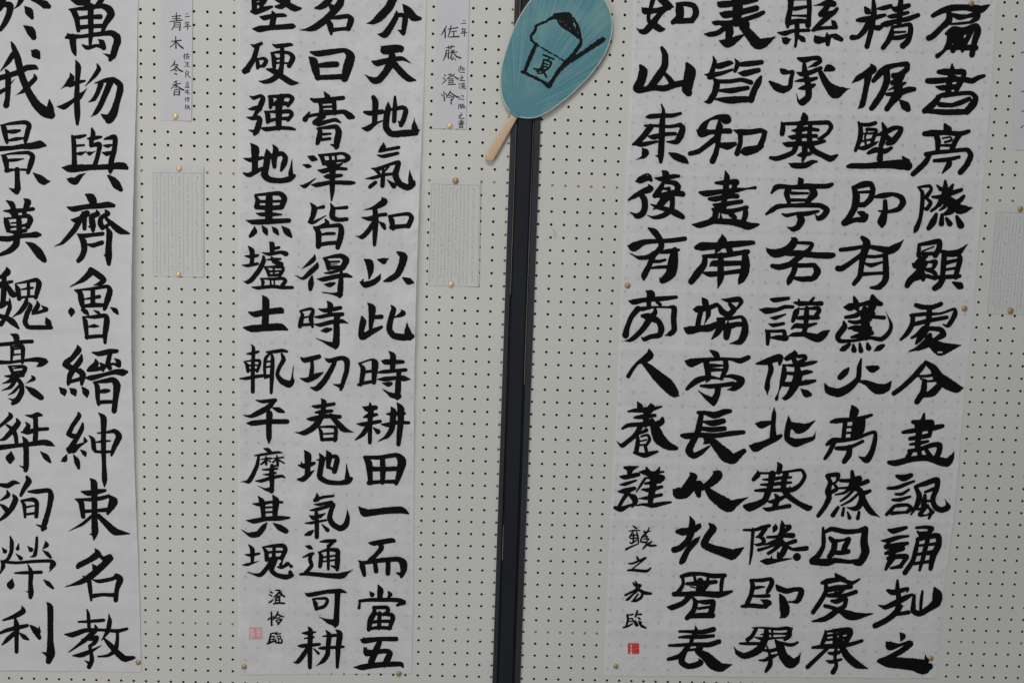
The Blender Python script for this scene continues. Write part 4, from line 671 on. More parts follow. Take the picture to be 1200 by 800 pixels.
295 135 15 280 200 32 270 290 35 200 360 50 120 400 58 40 380 50 8 330 8/195 210 20 170 240 42 130 280 38/340 200 22 380 215 50 420 205 32/280 310 20 340 325 38 420 370 70 490 360 55 530 310 10
#令
800 150 12 770 200 35 690 290 35 600 370 32 550 405 32/800 165 30 860 210 50 900 280 70 970 330 75 1040 365 60 1088 362 15/740 270 20 800 270 22 860 260 25/760 290 18 820 310 18 890 300 25/790 310 35 780 390 42 730 470 38/900 350 45 850 400 50 780 425 25
@960 465 6.667
#亭
260 75 25 275 110 60 260 160 45/90 195 20 140 185 35 260 175 28 330 165 30 410 140 22/205 190 30 195 260 30 190 330 30/340 190 40 320 250 60 290 310 45/290 190 50 270 310 45/220 235 20 300 230 20/220 280 20 300 275 20/60 370 25 110 340 38 200 335 30 300 320 25 370 290 25 435 275 25 435 340 32 410 430 38 370 490 45 310 465 10/120 350 30 80 430 30 45 480 25/135 400 28 210 398 32 280 375 25 340 345 25/240 390 35 230 450 42 195 505 32
#盡
820 130 18 805 200 38 775 300 40 770 400 38/735 195 30 800 200 38 880 195 32 880 220 30 860 300 30/655 275 25 720 265 32 830 245 35 900 240 38 965 225 28/780 220 60 870 240 50/710 325 28 780 315 32 860 300 32/710 370 20 780 360 28 850 345 22/700 420 25 780 410 30 880 375 32 940 375 38 935 430 38 910 480 38/720 420 30 690 470 32/780 420 30 790 480 35/830 400 28 870 470 38/545 510 28 600 515 42 720 485 38 840 475 42 940 500 55 1000 510 55 1035 470 35 1053 430 8
@955 535 6.667
#隧
95 150 28 120 200 30 100 270 38 110 320 38 70 400 32 25 460 28/100 145 28 180 140 32 170 190 20 140 210 20/150 210 20 170 250 28 120 280 28/290 115 25 295 180 35 270 250 30/200 185 25 270 185 28 350 160 28 350 180 30 300 200 30/180 245 18 260 240 22 350 215 28 410 190 32/280 240 28 230 280 22 160 295 15/300 260 22 250 310 22 200 345 18/340 285 22 280 340 22 205 380 15/290 240 30 350 260 38 370 320 45 340 390 38 300 405 30 250 395 10/430 265 25 390 280 30 340 270 15/360 280 35 390 360 42 440 430 38 500 465 8/180 395 25 140 455 32/225 400 22 215 455 25/255 430 15 270 475 28/345 430 22 335 480 28
#諷
640 150 25 690 165 45 750 145 32/570 245 22 640 240 28 720 210 25 775 190 20/630 290 20 680 290 25 735 255 20/605 335 20 660 335 28 745 310 20/620 385 25 590 420 28 560 450 25/640 380 28 720 375 25 750 400 30 720 430 28/600 440 28 730 430 20/785 235 25 815 300 38 800 370 35 750 450 15/790 230 25 870 205 35 955 180 38 950 250 35 920 330 35 940 390 38 990 415 38 1040 390 38 1020 340 5/860 275 20 930 250 28/860 300 25 850 380 40/830 340 25 900 345 20/800 410 20 860 400 28/880 380 25 820 450 30 870 455 15 920 430 28/890 395 20 910 430 28 890 480 20
@945 600 6.667
#回
130 120 20 135 200 30 130 270 30 90 340 38 50 380 50/140 155 25 200 130 32 300 150 35 400 145 32 460 125 35/460 130 42 450 230 50 460 310 55 420 390 45 380 395 30/60 385 42 160 390 50 230 375 35 330 385 28 400 380 32/185 200 28 220 240 40 210 300 38 180 345 35/220 225 30 290 215 20 330 210 35 300 270 38 290 300 35/200 310 35 270 315 32 325 305 35
#誦
640 135 18 680 145 38 780 118 25/585 220 12 640 220 32 720 195 28 795 185 20/650 235 20 620 270 30 700 260 40 790 240 25/620 320 25 680 300 38 750 280 38/660 330 35 700 290 40/690 350 28 650 390 35 620 445 22/640 360 30 700 345 32 780 345 38 770 370 30 735 420 28/660 435 20 740 420 30/860 120 22 920 115 25 980 125 32 950 160 30 890 165 28/870 150 20 890 180 25/870 215 25 855 290 32 830 380 32 770 470 35/870 210 30 950 190 35 1030 185 38 1030 260 42 990 340 42 970 440 30/950 200 30 920 320 32 885 450 22/870 260 20 1010 245 25/850 330 22 1000 310 35/840 400 25 980 380 25
@940 660 6.667
#度
260 80 18 285 110 42 330 125 30/155 150 25 210 135 38 300 125 28 390 150 28 450 120 15/185 160 28 185 220 32 140 300 32 85 380 30/200 205 35 260 190 38 380 180 32/210 245 25 280 235 28 340 180 30/270 180 22 260 240 25/200 250 25 320 250 28 420 220 30/230 290 22 270 295 35 340 270 28 330 330 32 270 370 38 180 430 38 80 450 15/180 330 28 240 345 28 300 370 35 360 400 60 420 410 50 548 393 8
#札
745 130 20 745 200 32 755 280 35 740 370 38 660 440 38 570 485 38/670 210 25 710 225 38 770 210 32 825 195 25 820 220 15/600 325 12 650 340 32 720 310 38 800 270 38 860 240 20/780 330 20 740 390 30/740 395 25 830 380 30/875 250 25 870 310 30 870 370 38 920 390 38 990 350 42 1050 300 60 1055 240 65 1035 190 20/940 215 20 930 290 25 925 370 22
@935 700 6.667
#舉
215 255 15 215 300 32 190 360 28/215 265 15 300 255 28 400 250 35 410 280 35 370 350 35/275 240 8 290 290 28 290 370 38/230 295 20 390 275 22/220 330 20 380 310 22/340 260 20 330 360 40/115 388 22 200 380 32 330 375 35 420 360 28 500 335 25/240 385 25 160 460 28 75 540 30/340 380 38 390 460 50 460 520 50 545 552 10/240 430 20 270 435 28 320 425 28/225 490 15 260 500 28 340 480 20/300 380 25 290 470 25 300 530 28 275 580 35
#之
800 275 15 820 300 40 805 335 15/695 350 22 720 375 60 790 370 25 870 345 25 880 360 38 800 420 38 700 470 32 640 490 30/630 495 25 700 500 70 800 510 75 900 520 80 980 540 95 1030 535 45/995 440 3 1005 490 35'''
DATA['tags'] = '''@140 0 7.475
#青
498 115 8 498 185 12/460 148 8 535 140 10/465 168 7 530 163 9/440 192 7 500 186 10 550 178 10/480 200 8 478 235 10 458 262 8/480 205 7 530 200 9 530 240 11 528 268 12/485 222 6 522 220 7/485 240 6 522 238 7
#木
492 322 8 495 425 13/452 365 8 540 355 12/490 365 10 470 395 8 443 415 7/497 365 8 525 400 14 558 425 14
#冬
485 535 8 475 565 12 450 590 5/470 565 7 510 570 10 490 600 11 445 625 6/485 580 8 525 615 14 552 628 14/478 612 8 500 622 12/480 645 8 500 652 13
#香
505 710 8 480 722 12/465 745 8 535 732 9/497 720 8 495 775 11/490 745 8 470 765 9 450 780 6/500 750 8 530 775 14 560 790 14/480 790 7 478 835 11/480 792 7 525 788 9 522 835 12/482 810 6 520 808 8/482 832 7 522 830 8
#年
583 125 6 598 122 6/575 150 6 612 145 8/585 192 6 575 210 6/580 202 6 610 198 7/580 220 6 608 215 6/562 240 7 622 230 8/598 200 6 597 260 8/580 220 5 580 238 6
#small
570 470 5 570 520 7/560 485 5 582 482 6/570 490 5 560 505 5/590 470 5 592 515 6/582 485 5 612 480 5/585 500 5 612 498 6/600 468 5 585 520 5/605 500 6 605 518 6/572 545 5 580 555 6/568 585 6 585 580 6 612 588 7/590 545 5 595 575 6/588 555 5 610 552 5/588 565 5 606 565 5/600 545 5 590 570 5/585 615 5 590 625 6/578 635 5 605 630 6/580 650 5 605 648 6/580 640 6 580 670 6/605 635 6 600 650 6/590 655 6 618 680 8/585 675 5 575 680 5
#small
585 722 5 605 720 6/595 725 5 590 745 6/580 740 5 608 738 6/582 750 5 582 765 6/605 750 5 605 765 6/575 768 6 614 766 7/594 750 5 594 765 5
@140 30 7.475
#small
575 568 6 582 575 6/572 588 6 585 580 5/595 558 5 595 600 6/585 572 5 610 570 6/582 588 5 612 586 6/600 598 5 612 602 6/575 630 5 578 665 6/578 640 5 588 650 6/600 630 5 598 670 6/592 640 5 610 640 6 608 662 6/590 632 5 612 630 5/575 700 6 592 698 6/580 700 5 575 730 6/580 712 5 588 725 6/600 698 5 598 725 6/592 710 5 612 706 6/610 712 6 590 735 5/605 715 5 618 738 7
@480 0 6.667
#佐
288 205 7 270 240 11 248 278 5/278 235 8 278 295 12/325 200 7 315 245 10 300 290 6/300 230 7 375 218 10/328 250 7 365 245 9/345 250 7 345 285 10/310 292 8 385 287 12
#藤
285 375 7 350 365 9/305 360 7 308 385 9/330 355 7 322 385 9/285 395 8 283 430 11 262 475 6/285 398 7 305 395 8 303 460 10/290 420 6 300 420 6/290 440 6 300 440 6/322 395 6 328 405 7/350 392 6 340 408 7/315 415 7 372 408 8/338 395 8 325 440 9 315 460 6/345 420 8 370 445 12 400 455 12/325 440 6 330 470 8/345 445 6 335 468 7/350 460 6 360 470 8
#澄
272 585 7 280 595 10/262 610 7 275 620 10/255 655 6 285 630 9/300 585 7 325 580 8 310 605 9 290 620 6/325 600 7 350 580 6/335 590 7 378 620 12/305 620 7 340 615 8/308 632 7 308 650 8/310 632 7 340 628 8 335 648 8/312 648 6 335 645 7/300 662 8 355 660 10
#怜
268 715 7 272 788 11/250 738 8 255 750 9/282 730 7 290 745 9/318 712 8 305 740 10 285 765 6/318 722 8 345 745 11 378 762 13/310 745 6 325 750 8/300 765 6 345 758 8 330 785 8/325 775 8 325 815 10
#年
418 165 6 432 163 6/405 187 6 440 184 7/415 220 6 408 238 6/410 232 6 440 228 7/412 248 6 438 245 6/400 262 7 447 258 8/427 230 6 428 285 8/412 245 5 412 260 6
#small
385 530 5 410 525 6/398 515 5 398 545 6/382 545 5 412 540 6/385 548 6 390 565 6 430 568 7/415 525 5 418 550 6/410 540 5 432 535 5/412 552 5 430 550 5/405 590 6 412 598 6/390 612 6 420 605 6/418 608 5 395 628 6/390 630 6 430 632 8/385 655 6 395 655 6/385 668 5 395 667 6/385 680 5 396 695 6/405 655 5 430 652 6/405 668 5 432 665 5/402 680 5 435 678 6/412 650 5 410 698 5/424 650 5 424 695 6/415 680 5 438 698 6
#small
385 752 6 390 758 6/383 780 6 392 770 6/402 750 5 420 748 6 418 762 6/402 762 5 402 778 6 425 780 6
@480 40 6.667
#small
385 548 6 382 585 6/388 550 5 398 548 6 398 582 6/388 562 5 396 562 5/405 555 5 425 550 6/402 565 5 430 562 6/415 545 5 405 580 6/415 562 5 435 578 6/408 578 5 425 576 6/398 615 6 405 620 6/385 640 6 412 628 6/408 632 5 385 655 6/385 658 6 425 660 8/390 680 5 415 678 6/380 690 5 425 686 6/390 698 5 418 695 6/403 670 6 402 712 6/382 705 5 425 702 7/390 712 5 388 735 6/390 714 5 415 712 6 414 735 6/392 723 5 412 722 5/392 733 5 412 732 6'''
DATA['fan'] = '''@600 0 6.667
#drawing
192 345 22 165 400 28 130 480 26 98 568 24/75 562 20 100 568 24 138 592 22/148 592 20 185 610 22 222 630 20/222 628 18 255 650 24 290 672 30/285 675 32 320 625 26 370 550 28 430 490 34
180 348 18 212 362 14/228 372 12 240 378 14/250 386 14 280 402 14/288 410 14 312 420 10/325 428 10 358 445 14/368 455 10 372 462 10/385 462 14 395 475 10/402 470 8 415 482 10
190 350 18 155 318 20 148 285 20 165 262 22 182 235 22 188 205 20 215 190 18 245 178 20 268 172 16 285 155 20 320 140 24 350 130 26
340 130 40 380 125 36 435 125 36/390 140 40 440 140 50/430 120 24 470 175 24/360 165 18 380 195 18 420 225 20 460 245 22 495 275 22 530 300 20/375 160 10 400 185 14 390 200 10/415 170 18 400 205 12/450 160 22 455 205 16 440 215 10/480 140 12 500 180 18 520 220 18 530 270 20 535 300 18/470 190 14 490 230 14 515 275 12/500 210 10 510 250 10/410 150 30 440 180 24 470 215 16/430 200 10 470 230 12/385 175 8 440 225 12/355 150 14 385 155 14
300 150 22 345 126 26 400 112 26 446 112 24 466 150 22/350 135 26 400 135 32 440 140 34/420 185 16 445 205 18 480 225 12/365 172 10 395 195 10 380 205 8/400 205 10 430 215 12 455 240 10/470 215 10 500 255 14 525 290 14/485 160 16 508 200 14 522 245 14/455 215 12 480 250 14 510 285 16/532 295 22 540 332 22 518 372 26 492 410 24 460 445 26 430 482 28/415 495 34 470 465 34 540 425 28 620 370 30 680 330 34 712 310 32
#夏
245 430 9 290 448 8 328 465 9/295 455 8 272 478 9/250 465 8 240 500 10 225 540 9/255 468 8 305 488 10 290 530 9 265 550 8/245 495 7 280 508 8/240 515 7 275 528 8/170 538 8 205 545 10 245 530 8/225 535 10 210 560 8 190 560 6/240 545 8 265 548 8/215 540 8 250 570 10 268 602 10/270 545 9 235 572 8 200 575 7'''

def wisps(strokes):
    """dry brush hairs left where the brush lifts off the paper"""
    out = []
    for st in strokes:
        if len(st) < 3 or st[-1][2] > 1.3: continue
        (xa, ya, wa), (xb, yb, wb) = st[-2], st[-1]
        dx, dy = xb - xa, yb - ya; L = math.hypot(dx, dy)
        if L < 3 or wa < 2.2 or random.random() < .3: continue
        dx /= L; dy /= L
        for k in range(random.randint(2, 5)):
            o_ = random.uniform(-.5, .5) * wa * .55; t0 = random.uniform(.35, .8); l2 = random.uniform(.9, 1.0) * L + random.uniform(.3, 3.2)
            out.append([(xa + dx * L * t0 - dy * o_, ya + dy * L * t0 + dx * o_, .5), (xa + dx * (L * t0 + l2) * .5 - dy * o_ * .8, ya + dy * (L * t0 + l2) * .5 + dx * o_ * .8, .42), (xa + dx * l2 - dy * o_ * .5, ya + dy * l2 + dx * o_ * .5, .18)])
    return out
def calligraphy(sheet, mat, data, loc, label, wscale, sgn=1.0, wisp=True):
    root = empty('calligraphy_sheet', loc)
    sheet.build('paper', mat, root)
    for nm, strokes in parse(data):
        sm = nm in ('small', '澄', '怜', '臨')
        ink_mesh('ink_signature' if sm else 'ink_character', strokes + ([] if sm or not wisp else wisps(strokes)), sheet.pt, MAT_INK, root, sgn if sm else wscale, .32, .06)
    tag(root, label, 'calligraphy', 'tall calligraphy sheets pinned to the pegboards')
    return root
S1 = calligraphy(P1, MAT_WASHI, DATA['p1'], P(60, 0, .002), 'leftmost white sheet with the largest bold black characters, its right edge curling off the board', 1.11)
S2 = calligraphy(P2, MAT_WASHI2, DATA['p2'], P(385, 0, .002), 'middle white sheet with three columns of black characters and a faint pink seal', 1.15, 1.35)
S3 = calligraphy(P3, MAT_THIN, DATA['p3'], P(930, 0, .002), 'widest thin white sheet right of the post, with five character columns and red seal', 1.22, 1.04)

# seals
def quad_strip(place, quads, z):
    vs_, fs = [], []
    for q in quads:
        b = len(vs_)
        for (x, y) in q: vs_.append(place(x, y, z))
        fs.append((b, b + 3, b + 2, b + 1))
    return vs_, fs
def rough_patch(place, x0, y0, x1, y1, z, jag=.35, n=9):
    """filled patch with a slightly ragged outline"""
    pts = []
    for k in range(n): pts.append((x0 + (x1 - x0) * k / n, y0 + random.uniform(-jag, jag)))
    for k in range(n): pts.append((x1 + random.uniform(-jag, jag), y0 + (y1 - y0) * k / n))
    for k in range(n): pts.append((x1 - (x1 - x0) * k / n, y1 + random.uniform(-jag, jag)))
    for k in range(n): pts.append((x0 + random.uniform(-jag, jag), y1 - (y1 - y0) * k / n))
    c = ((x0 + x1) / 2, (y0 + y1) / 2); vs_ = [place(c[0], c[1], z)] + [place(a, b, z) for a, b in pts]
    L = len(pts); return vs_, [(0, 1 + (k + 1) % L, 1 + k) for k in range(L)]
def add(parts):
    V, F = [], []
    for v, f in parts:
        n = len(V); V += v; F += [tuple(i + n for i in q) for q in f]
    return V, F
v, f = add([rough_patch(P3.pt, 735.8, 753.2, 738.7, 765.6, .0004, .3), rough_patch(P3.pt, 740.6, 753.2, 748.9, 765.8, .0004, .35), rough_patch(P3.pt, 738.5, 752.9, 741, 754.6, .0004, .2), rough_patch(P3.pt, 738.5, 757.8, 740.9, 759, .0004, .2), rough_patch(P3.pt, 738.3, 761.5, 740.9, 762.6, .0004, .2)])
mesh('red_seal', v, f, MAT_SEAL, S3)
v, f = rough_patch(P2.pt, 291.8, 734.6, 307.2, 748.4, .0004, .4)
sl = mesh('faint_seal', v, f, MAT_SEAL2, S2)
parts = []
for (x0, y0, x1, y1) in ((292, 734.8, 307, 736), (292, 747, 307, 748.2), (292, 735, 293, 748), (306, 735, 307.1, 748), (297.5, 736, 300.8, 741.5), (298.2, 741, 301, 747.5), (302, 741, 306, 742), (294.3, 739.5, 297, 740.4), (302.5, 737.5, 305.5, 738.4), (294, 744, 297, 745), (302.5, 744.5, 305.5, 745.5), (296, 745.3, 305, 746.2)):
    parts.append(rough_patch(P2.pt, x0, y0, x1, y1, .00052, .2, 4))
v, f = add(parts); o = mesh('seal_carving', v, f, MAT_SEAL3, S2)

# ------------------------------------------------------------------ name cards and note sheets
class Flat:
    """small sheet given by its four corners TL TR BR BL"""
    def __init__(s, q, base, amp, seed, curl=.0):
        s.q, s.base, s.amp, s.seed, s.curl = q, base, amp, seed, curl
    def uv(s, u, v):
        tl, tr, br, bl = s.q
        return ((tl[0]*(1-u)+tr[0]*u)*(1-v)+(bl[0]*(1-u)+br[0]*u)*v, (tl[1]*(1-u)+tr[1]*u)*(1-v)+(bl[1]*(1-u)+br[1]*u)*v)
    def d(s, px, py):
        cx = (px - s.q[0][0]) / max(s.q[1][0] - s.q[0][0], 1)
        return max(.0005, s.base + s.amp * (nz(px, py, .03, s.seed) + .3 * nz(px, py, .1, s.seed + 1)) + s.curl * sstep((cx - .55) / .45) ** 2)
    def pt(s, px, py, off=0.): return P(px, py, s.d(px, py) + off)
    def build(s, mat, root, nx=14, ny=40):
        vs_ = [s.pt(*s.uv(i / nx, j / ny)) for j in range(ny + 1) for i in range(nx + 1)]
        fs = [(j*(nx+1)+i, (j+1)*(nx+1)+i, (j+1)*(nx+1)+i+1, j*(nx+1)+i+1) for j in range(ny) for i in range(nx)]
        return mesh('paper', vs_, fs, mat, root, True)
TD = parse(DATA['tags'])
def card(q, chars, loc, label, seed):
    root = empty('name_card', loc); fl = Flat(q, .0012, .0006, seed, .0016); fl.build(MAT_TAGPAPER, root)
    for nm, st in chars:
        ink_mesh('ink_note' if nm in ('small', '年') else 'ink_character', st, fl.pt, MAT_INK3 if nm == 'small' else MAT_INK2, root, 1.2 if nm != 'small' else 1.0, .6, lift=.00022)
    tag(root, label, 'name card', 'name cards beside the calligraphy sheets'); return root, fl
card([(188, -14), (225.6, -14), (224.3, 141.8), (188.2, 140.8)], TD[:8], P(206, 0, .001), 'narrow lilac white name card with four brown characters beside the leftmost sheet', 11)
card([(511, -10), (550, -10), (546, 151.6), (506.8, 150.6)], TD[8:], P(530, 0, .001), 'narrow white name card hanging between the middle sheet and the dark post', 12)
card([(1197.5, -10), (1240, -10), (1232, 177), (1185.6, 175.6)], [['年', [st_]] for st_ in ([(1197, 62, 1.4), (1201, 61, 1.2)], [(1196.5, 150, 1.2), (1199.5, 147, .8)], [(1197, 108, 1), (1200, 107, 1)], [(1197.5, 131, 1), (1200, 130, 1)])], P(1210, 0, .001), 'pale name card cut off by the right edge above the note sheet', 13)

def note(q, cols, head, loc, label, seed, curl):
    root = empty('note_sheet', loc); fl = Flat(q, .0009, .0004, seed, curl * .5); fl.build(MAT_NOTE, root, 16, 34)
    def line(u0, v0, u1, v1, wd, name='ruled_line'):
        st = [fl.uv(u0 + (u1 - u0) * k / 10, v0 + (v1 - v0) * k / 10) + (wd,) for k in range(11)]
        return ink_mesh(name, [st], fl.pt, MAT_RULE, root, 1, .1, 0, lift=.0002)
    hv = (head - q[0][1]) / (q[3][1] - q[0][1])
    line(0.005, hv, .99, hv, .28)
    for u in cols: line(u, hv, u, .985, .22)
    cs = sorted(cols); st = []
    for a, b in zip(cs, cs[1:]):
        cc = (a + b) / 2; v = hv + random.uniform(.02, .05); vend = random.uniform(.90, .975)
        while v < vend:
            dens = random.random(); x0, y0 = fl.uv(cc, v)
            for k in range(2 + (dens > .35) * 2):
                x = x0 + random.uniform(-1.3, 1.3); y = y0 + random.uniform(-1.0, 1.0); an = random.choice((0, .1, 1.4, 1.7, .8, 2.3)); L = random.uniform(.5, 1.3)
                st.append([(x - math.cos(an) * L / 2, y - math.sin(an) * L / 2, .32), (x + math.cos(an) * L / 2, y + math.sin(an) * L / 2, .3)])
            v += random.uniform(.023, .029)
    o = ink_mesh('pencil_writing', st, fl.pt, MAT_PENCIL, root, 1, .1, 0, lift=.0002); o['kind'] = 'stuff'
    tag(root, label, 'note sheet', 'ruled note sheets under the name cards'); return fl
note([(179, 195.2), (238.4, 195.8), (238.7, 324.6), (179.2, 323.4)], [.008, .155, .305, .455, .607, .775, .965], 202.6, P(209, 197, .001), 'small ruled grey note sheet between the leftmost and the middle calligraphy sheets', 21, .0035)
note([(504.4, 209), (563.2, 210.6), (561.2, 335.6), (501.2, 334.4)], [.03, .18, .32, .46, .61, .76, .975], 215.8, P(534, 212, .001), 'small ruled note sheet just left of the dark post, its right edge lifting', 22, .0040)
note([(1168.4, 240.5), (1232, 243), (1222, 370), (1157, 366.8)], [.01, .135, .265, .39, .52, .65, .80, .97], 248.4, P(1195, 245, .001), 'small ruled note sheet at the right edge below the pale name card', 23, .001)

# ------------------------------------------------------------------ thumbtacks
def tack_mesh():
    prof = [(0, .0030), (.0012, .00292), (.0024, .0026), (.0034, .0020), (.0041, .0012), (.00445, .0004), (.0046, 0), (.0044, -.0003), (.0006, -.0004), (.0005, -.006), (0, -.0075)]
    K = 24; vs_, fs = [], []
    for r, y in prof:
        for k in range(K):
            a = 2 * math.pi * k / K; vs_.append((r * math.cos(a), -y, r * math.sin(a)))
    for j in range(len(prof) - 1):
        for k in range(K): fs.append((j*K+k, (j+1)*K+k, (j+1)*K+(k+1)%K, j*K+(k+1)%K))
    me = bpy.data.meshes.new('thumbtack'); me.from_pydata(vs_, [], fs); me.polygons.foreach_set('use_smooth', [True] * len(me.polygons)); return me
TM = {}
for mat in (MAT_BRASS, MAT_LIT_BRASS):
    TM[mat.name] = tack_mesh(); TM[mat.name].materials.append(mat)
TACKS = [(162.1, 775.6, P1.d(162, 775), 'brass', 'brass thumbtack at the lower right corner of the leftmost ink sheet', 1),
 (286.2, 780.8, P2.d(286, 780), 'brass', 'brass thumbtack at the lower left corner of the middle ink sheet', 1),
 (467.5, 788.8, P2.d(467, 788), 'brass', 'shiny brass thumbtack at the lower right end of the middle ink sheet', 1.05),
 (735.4, 334.8, P3.d(735, 334), 'brass', 'dark brass thumbtack on the left margin of the widest thin sheet', 1.08),
 (721.8, 780.2, P3.d(722, 780), 'brass', 'brass thumbtack below the red seal at the lower left sheet corner', .98),
 (1138.4, 4.2, P3.d(1138, 4), 'brass', 'orange brass thumbtack above the top right character of the thin sheet', 1.02),
 (1130.3, 361.4, P3.d(1130, 361), 'brass', 'brass thumbtack on the right margin of the thin sheet, left of the note sheet', 1.12),
 (1091.0, 771.0, P3.d(1091, 771), 'brass', 'brass thumbtack at the lower right corner of the thin sheet by the last brush stroke', 1.04),
 (205.6, 136.6, .0022, 'lit_brass', 'brass thumbtack with its glint painted in at the bottom of the lilac name card', 1.1),
 (527.2, 147.6, .0022, 'lit_brass', 'brass thumbtack coloured as catching the light at the bottom of the name card near the dark post', .98),
 (209.5, 197.4, .002, 'lit_brass', 'brass thumbtack with painted glint at the top of the note sheet beside the leftmost ink sheet', 1.0),
 (208.7, 321.4, .002, 'lit_brass', 'brass thumbtack with painted glint at the bottom of the note sheet beside the leftmost ink sheet', .95),
 (533.9, 212.0, .002, 'brass', 'dull brass thumbtack at the top of the note sheet by the dark post', 1.08),
 (528.0, 332.8, .002, 'lit_brass', 'brass thumbtack coloured as catching the light at the bottom of the note sheet by the dark post', 1.08),
 (1195.8, 245.0, .002, 'brass', 'dull brass thumbtack at the top of the note sheet at the right edge', 1.0),
 (1184.3, 364.0, .002, 'brass', 'silvery brass thumbtack at the bottom of the note sheet at the right edge', 1.15)]
for (x, y, d, mk, lab, sc) in TACKS:
    o = bpy.data.objects.new('thumbtack', TM[mk]); COL.objects.link(o); o.location = P(x, y, d + .0004); o.scale = (sc * 1.17, sc * 1.0, sc * 1.17)
    o.rotation_euler = (random.uniform(-.12, .12), random.uniform(0, 6), random.uniform(-.12, .12))
    tag(o, lab, 'thumbtack', 'thumbtacks pinning the sheets')

# ------------------------------------------------------------------ round paper fan
NECK = (603.2, 134.6)
FAN_D = .0125
OUT = [(597.2, 130.2), (591.5, 121.5), (588.0, 111), (586.3, 97.5), (587.0, 85), (588.9, 74), (592.0, 62), (596.2, 49.5), (601.2, 36), (607.4, 22.5), (614.5, 10.5), (622.8, -.5),
       (633, -11), (645, -20), (658, -26), (672, -28), (686, -24.5), (698, -16), (706, -4.5), (711.5, 5.5), (715.6, 15.5), (717.5, 28), (716.6, 41), (713, 54), (707.5, 66), (699.8, 78), (690.5, 89.5), (680, 100.5), (668.5, 111.5), (657.3, 120.6), (648.6, 127.2), (640, 132.6), (631, 136.8), (622.8, 138.6), (614.5, 138.4), (608.5, 137.4)]
def smooth_open(p, n=8):
    q = [];
    for i in range(len(p) - 1):
        a, b, c_, d_ = p[max(i - 1, 0)], p[i], p[i + 1], p[min(i + 2, len(p) - 1)]
        for k in range(n):
            t = k / n
            q.append(tuple(.5 * (2*b[j] + (c_[j]-a[j])*t + (2*a[j]-5*b[j]+4*c_[j]-d_[j])*t*t + (3*b[j]-a[j]-3*c_[j]+d_[j])*t**3) for j in (0, 1)))
    q.append(p[-1]); return q
OUTS = smooth_open(OUT)
def fan_d(px, py):
    dx, dy = px - NECK[0], NECK[1] - py
    r = math.hypot(dx, dy); a = math.atan2(dy, dx)
    ax = (dx * .5 + dy * .866) / 160; side = (dx * .866 - dy * .5) / 62
    return FAN_D + .001 * ax - .0022 * side * side + .00012 * math.sin(a * 92) * min(1, r / 30) + .0008 * nz(px, py, .02, 31)
def fpt(px, py, off=0.): return P(px, py, fan_d(px, py) + off)
fan = empty('hand_fan', fpt(*NECK))
vs_ = [fpt(*NECK)]; fs = []; NR = 22; K = len(OUTS)
for k, (x, y) in enumerate(OUTS):
    for j in range(1, NR + 1):
        t = (j / NR) ** .85; vs_.append(fpt(NECK[0] + (x - NECK[0]) * t, NECK[1] + (y - NECK[1]) * t))
for k in range(K - 1):
    fs.append((0, 1 + (k + 1) * NR, 1 + k * NR))
    for j in range(NR - 1):
        a = 1 + k * NR + j; fs.append((a, a + NR, a + NR + 1, a + 1))
mesh('fan_leaf', vs_, [tuple(reversed(q)) for q in fs], MAT_FAN, fan, True)
# back of the leaf and rim band round the outline
cxm = sum(p[0] for p in OUTS) / K; cym = sum(p[1] for p in OUTS) / K
rv, rf = [], []
for k, (x, y) in enumerate(OUTS):
    x1_, y1_ = OUTS[max(k - 1, 0)]; x2_, y2_ = OUTS[min(k + 1, K - 1)]
    tx, ty = x2_ - x1_, y2_ - y1_; L = math.hypot(tx, ty); nx_, ny_ = ty / L, -tx / L
    if (x + nx_ - cxm) ** 2 + (y + ny_ - cym) ** 2 < (x - cxm) ** 2 + (y - cym) ** 2: nx_, ny_ = -nx_, -ny_
    dd = fan_d(x, y)
    for (o_, dz) in ((-.85, .00035), (-.1, .0007), (.45, .0002), (.45, -.0016), (-.85, -.0018)):
        rv.append(P(x + nx_ * o_, y + ny_ * o_, dd + dz))
for k in range(K - 1):
    for j in range(4):
        a = k * 5 + j; rf.append((a, a + 1, a + 6, a + 5))
mesh('rim', rv, rf, MAT_RIM, fan, True)
bv = [P(*NECK, fan_d(*NECK) - .0016)] + [P(x, y, fan_d(x, y) - .0016) for x, y in OUTS]
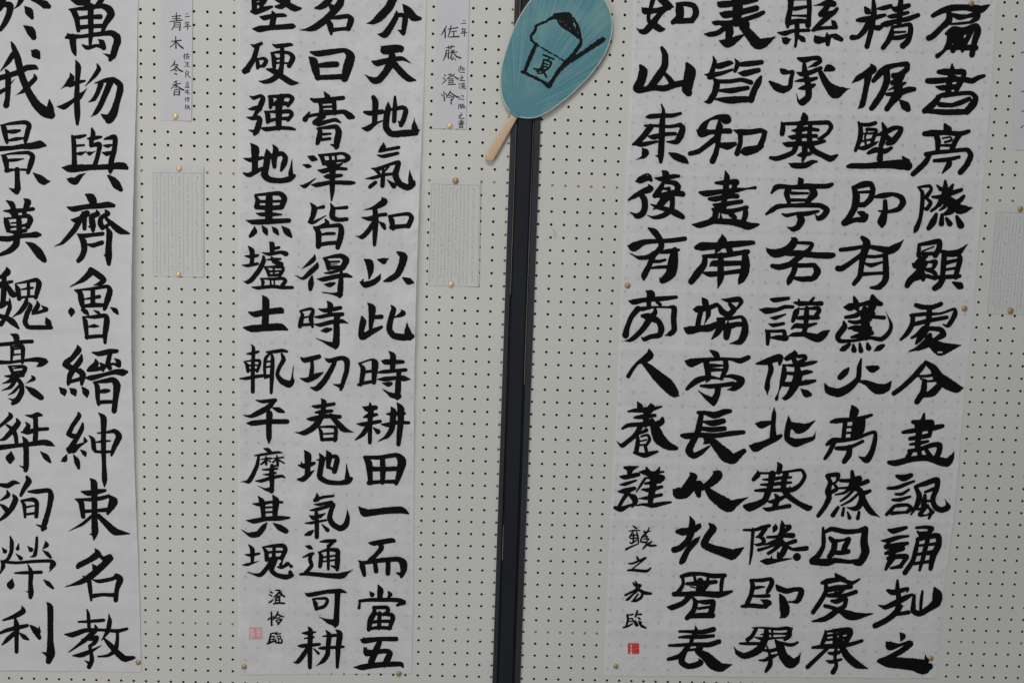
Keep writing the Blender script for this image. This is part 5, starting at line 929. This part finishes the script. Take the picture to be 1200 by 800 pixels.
mesh('fan_back', bv, [(0, k + 1, k + 2) for k in range(K - 1)], MAT_RIM, fan)
# bamboo handle: flat bar with rounded sides and end
A = Vector((603.6, 134.6)); B = Vector((571.2, 188.8)); ax = (B - A); L = ax.length; ax /= L; nn = Vector((-ax.y, ax.x))
hv, hf = [], []; S = 26; K2 = 16
for j in range(S + 1):
    t = j / S; c_ = A - ax * 3 + ax * (L + 3) * t
    hw = (4.2 + 1.75 * t) ; th = .0032
    e = (1 - t) * (L + 3)
    if e < 5: hw *= math.sqrt(max(0.02, 1 - ((5 - e) / 5) ** 2 * .93)); th *= math.sqrt(max(.1, 1 - ((5 - e) / 5) ** 2))
    for k in range(K2):
        a = 2 * math.pi * k / K2; ca, sa = math.cos(a), math.sin(a)
        ca = math.copysign(abs(ca) ** .7, ca); sa = math.copysign(abs(sa) ** .7, sa)
        q = c_ + nn * hw * ca; hv.append(P(q.x, q.y, FAN_D - .0035 + th * sa))
for j in range(S):
    for k in range(K2): hf.append((j*K2+k, j*K2+(k+1)%K2, (j+1)*K2+(k+1)%K2, (j+1)*K2+k))
hf.append(tuple(range(S * K2, (S + 1) * K2))); hf.append(tuple(reversed(range(K2))))
mesh('handle', hv, hf, MAT_BAMBOO, fan, True)
# the collar of paper that grips the handle
cv, cf = [], []
for j in range(5):
    t = j / 4; c_ = A - ax * (2.5 - 4.6 * t); hw = 5.0 + .2 * t
    for k in range(9):
        u = k / 8 * 2 - 1; q = c_ + nn * hw * u + ax * (-1.0 * u * u); cv.append(P(q.x, q.y, FAN_D + .0002 + .0016 * (1 - u * u)))
for j in range(4):
    for k in range(8): a = j * 9 + k; cf.append((a, a + 1, a + 10, a + 9))
mesh('collar', cv, cf, MAT_FAN, fan, True)
for nm, st in parse(DATA['fan']):
    ink_mesh('ink_drawing' if nm == 'drawing' else 'ink_character', st, fpt, MAT_FANINK, fan, 1.25 if nm == 'drawing' else 1.7, .5, .20, lift=.0004)
tag(fan, 'teal paper fan with bamboo handle and an ink drawing of shaved ice', 'fan')
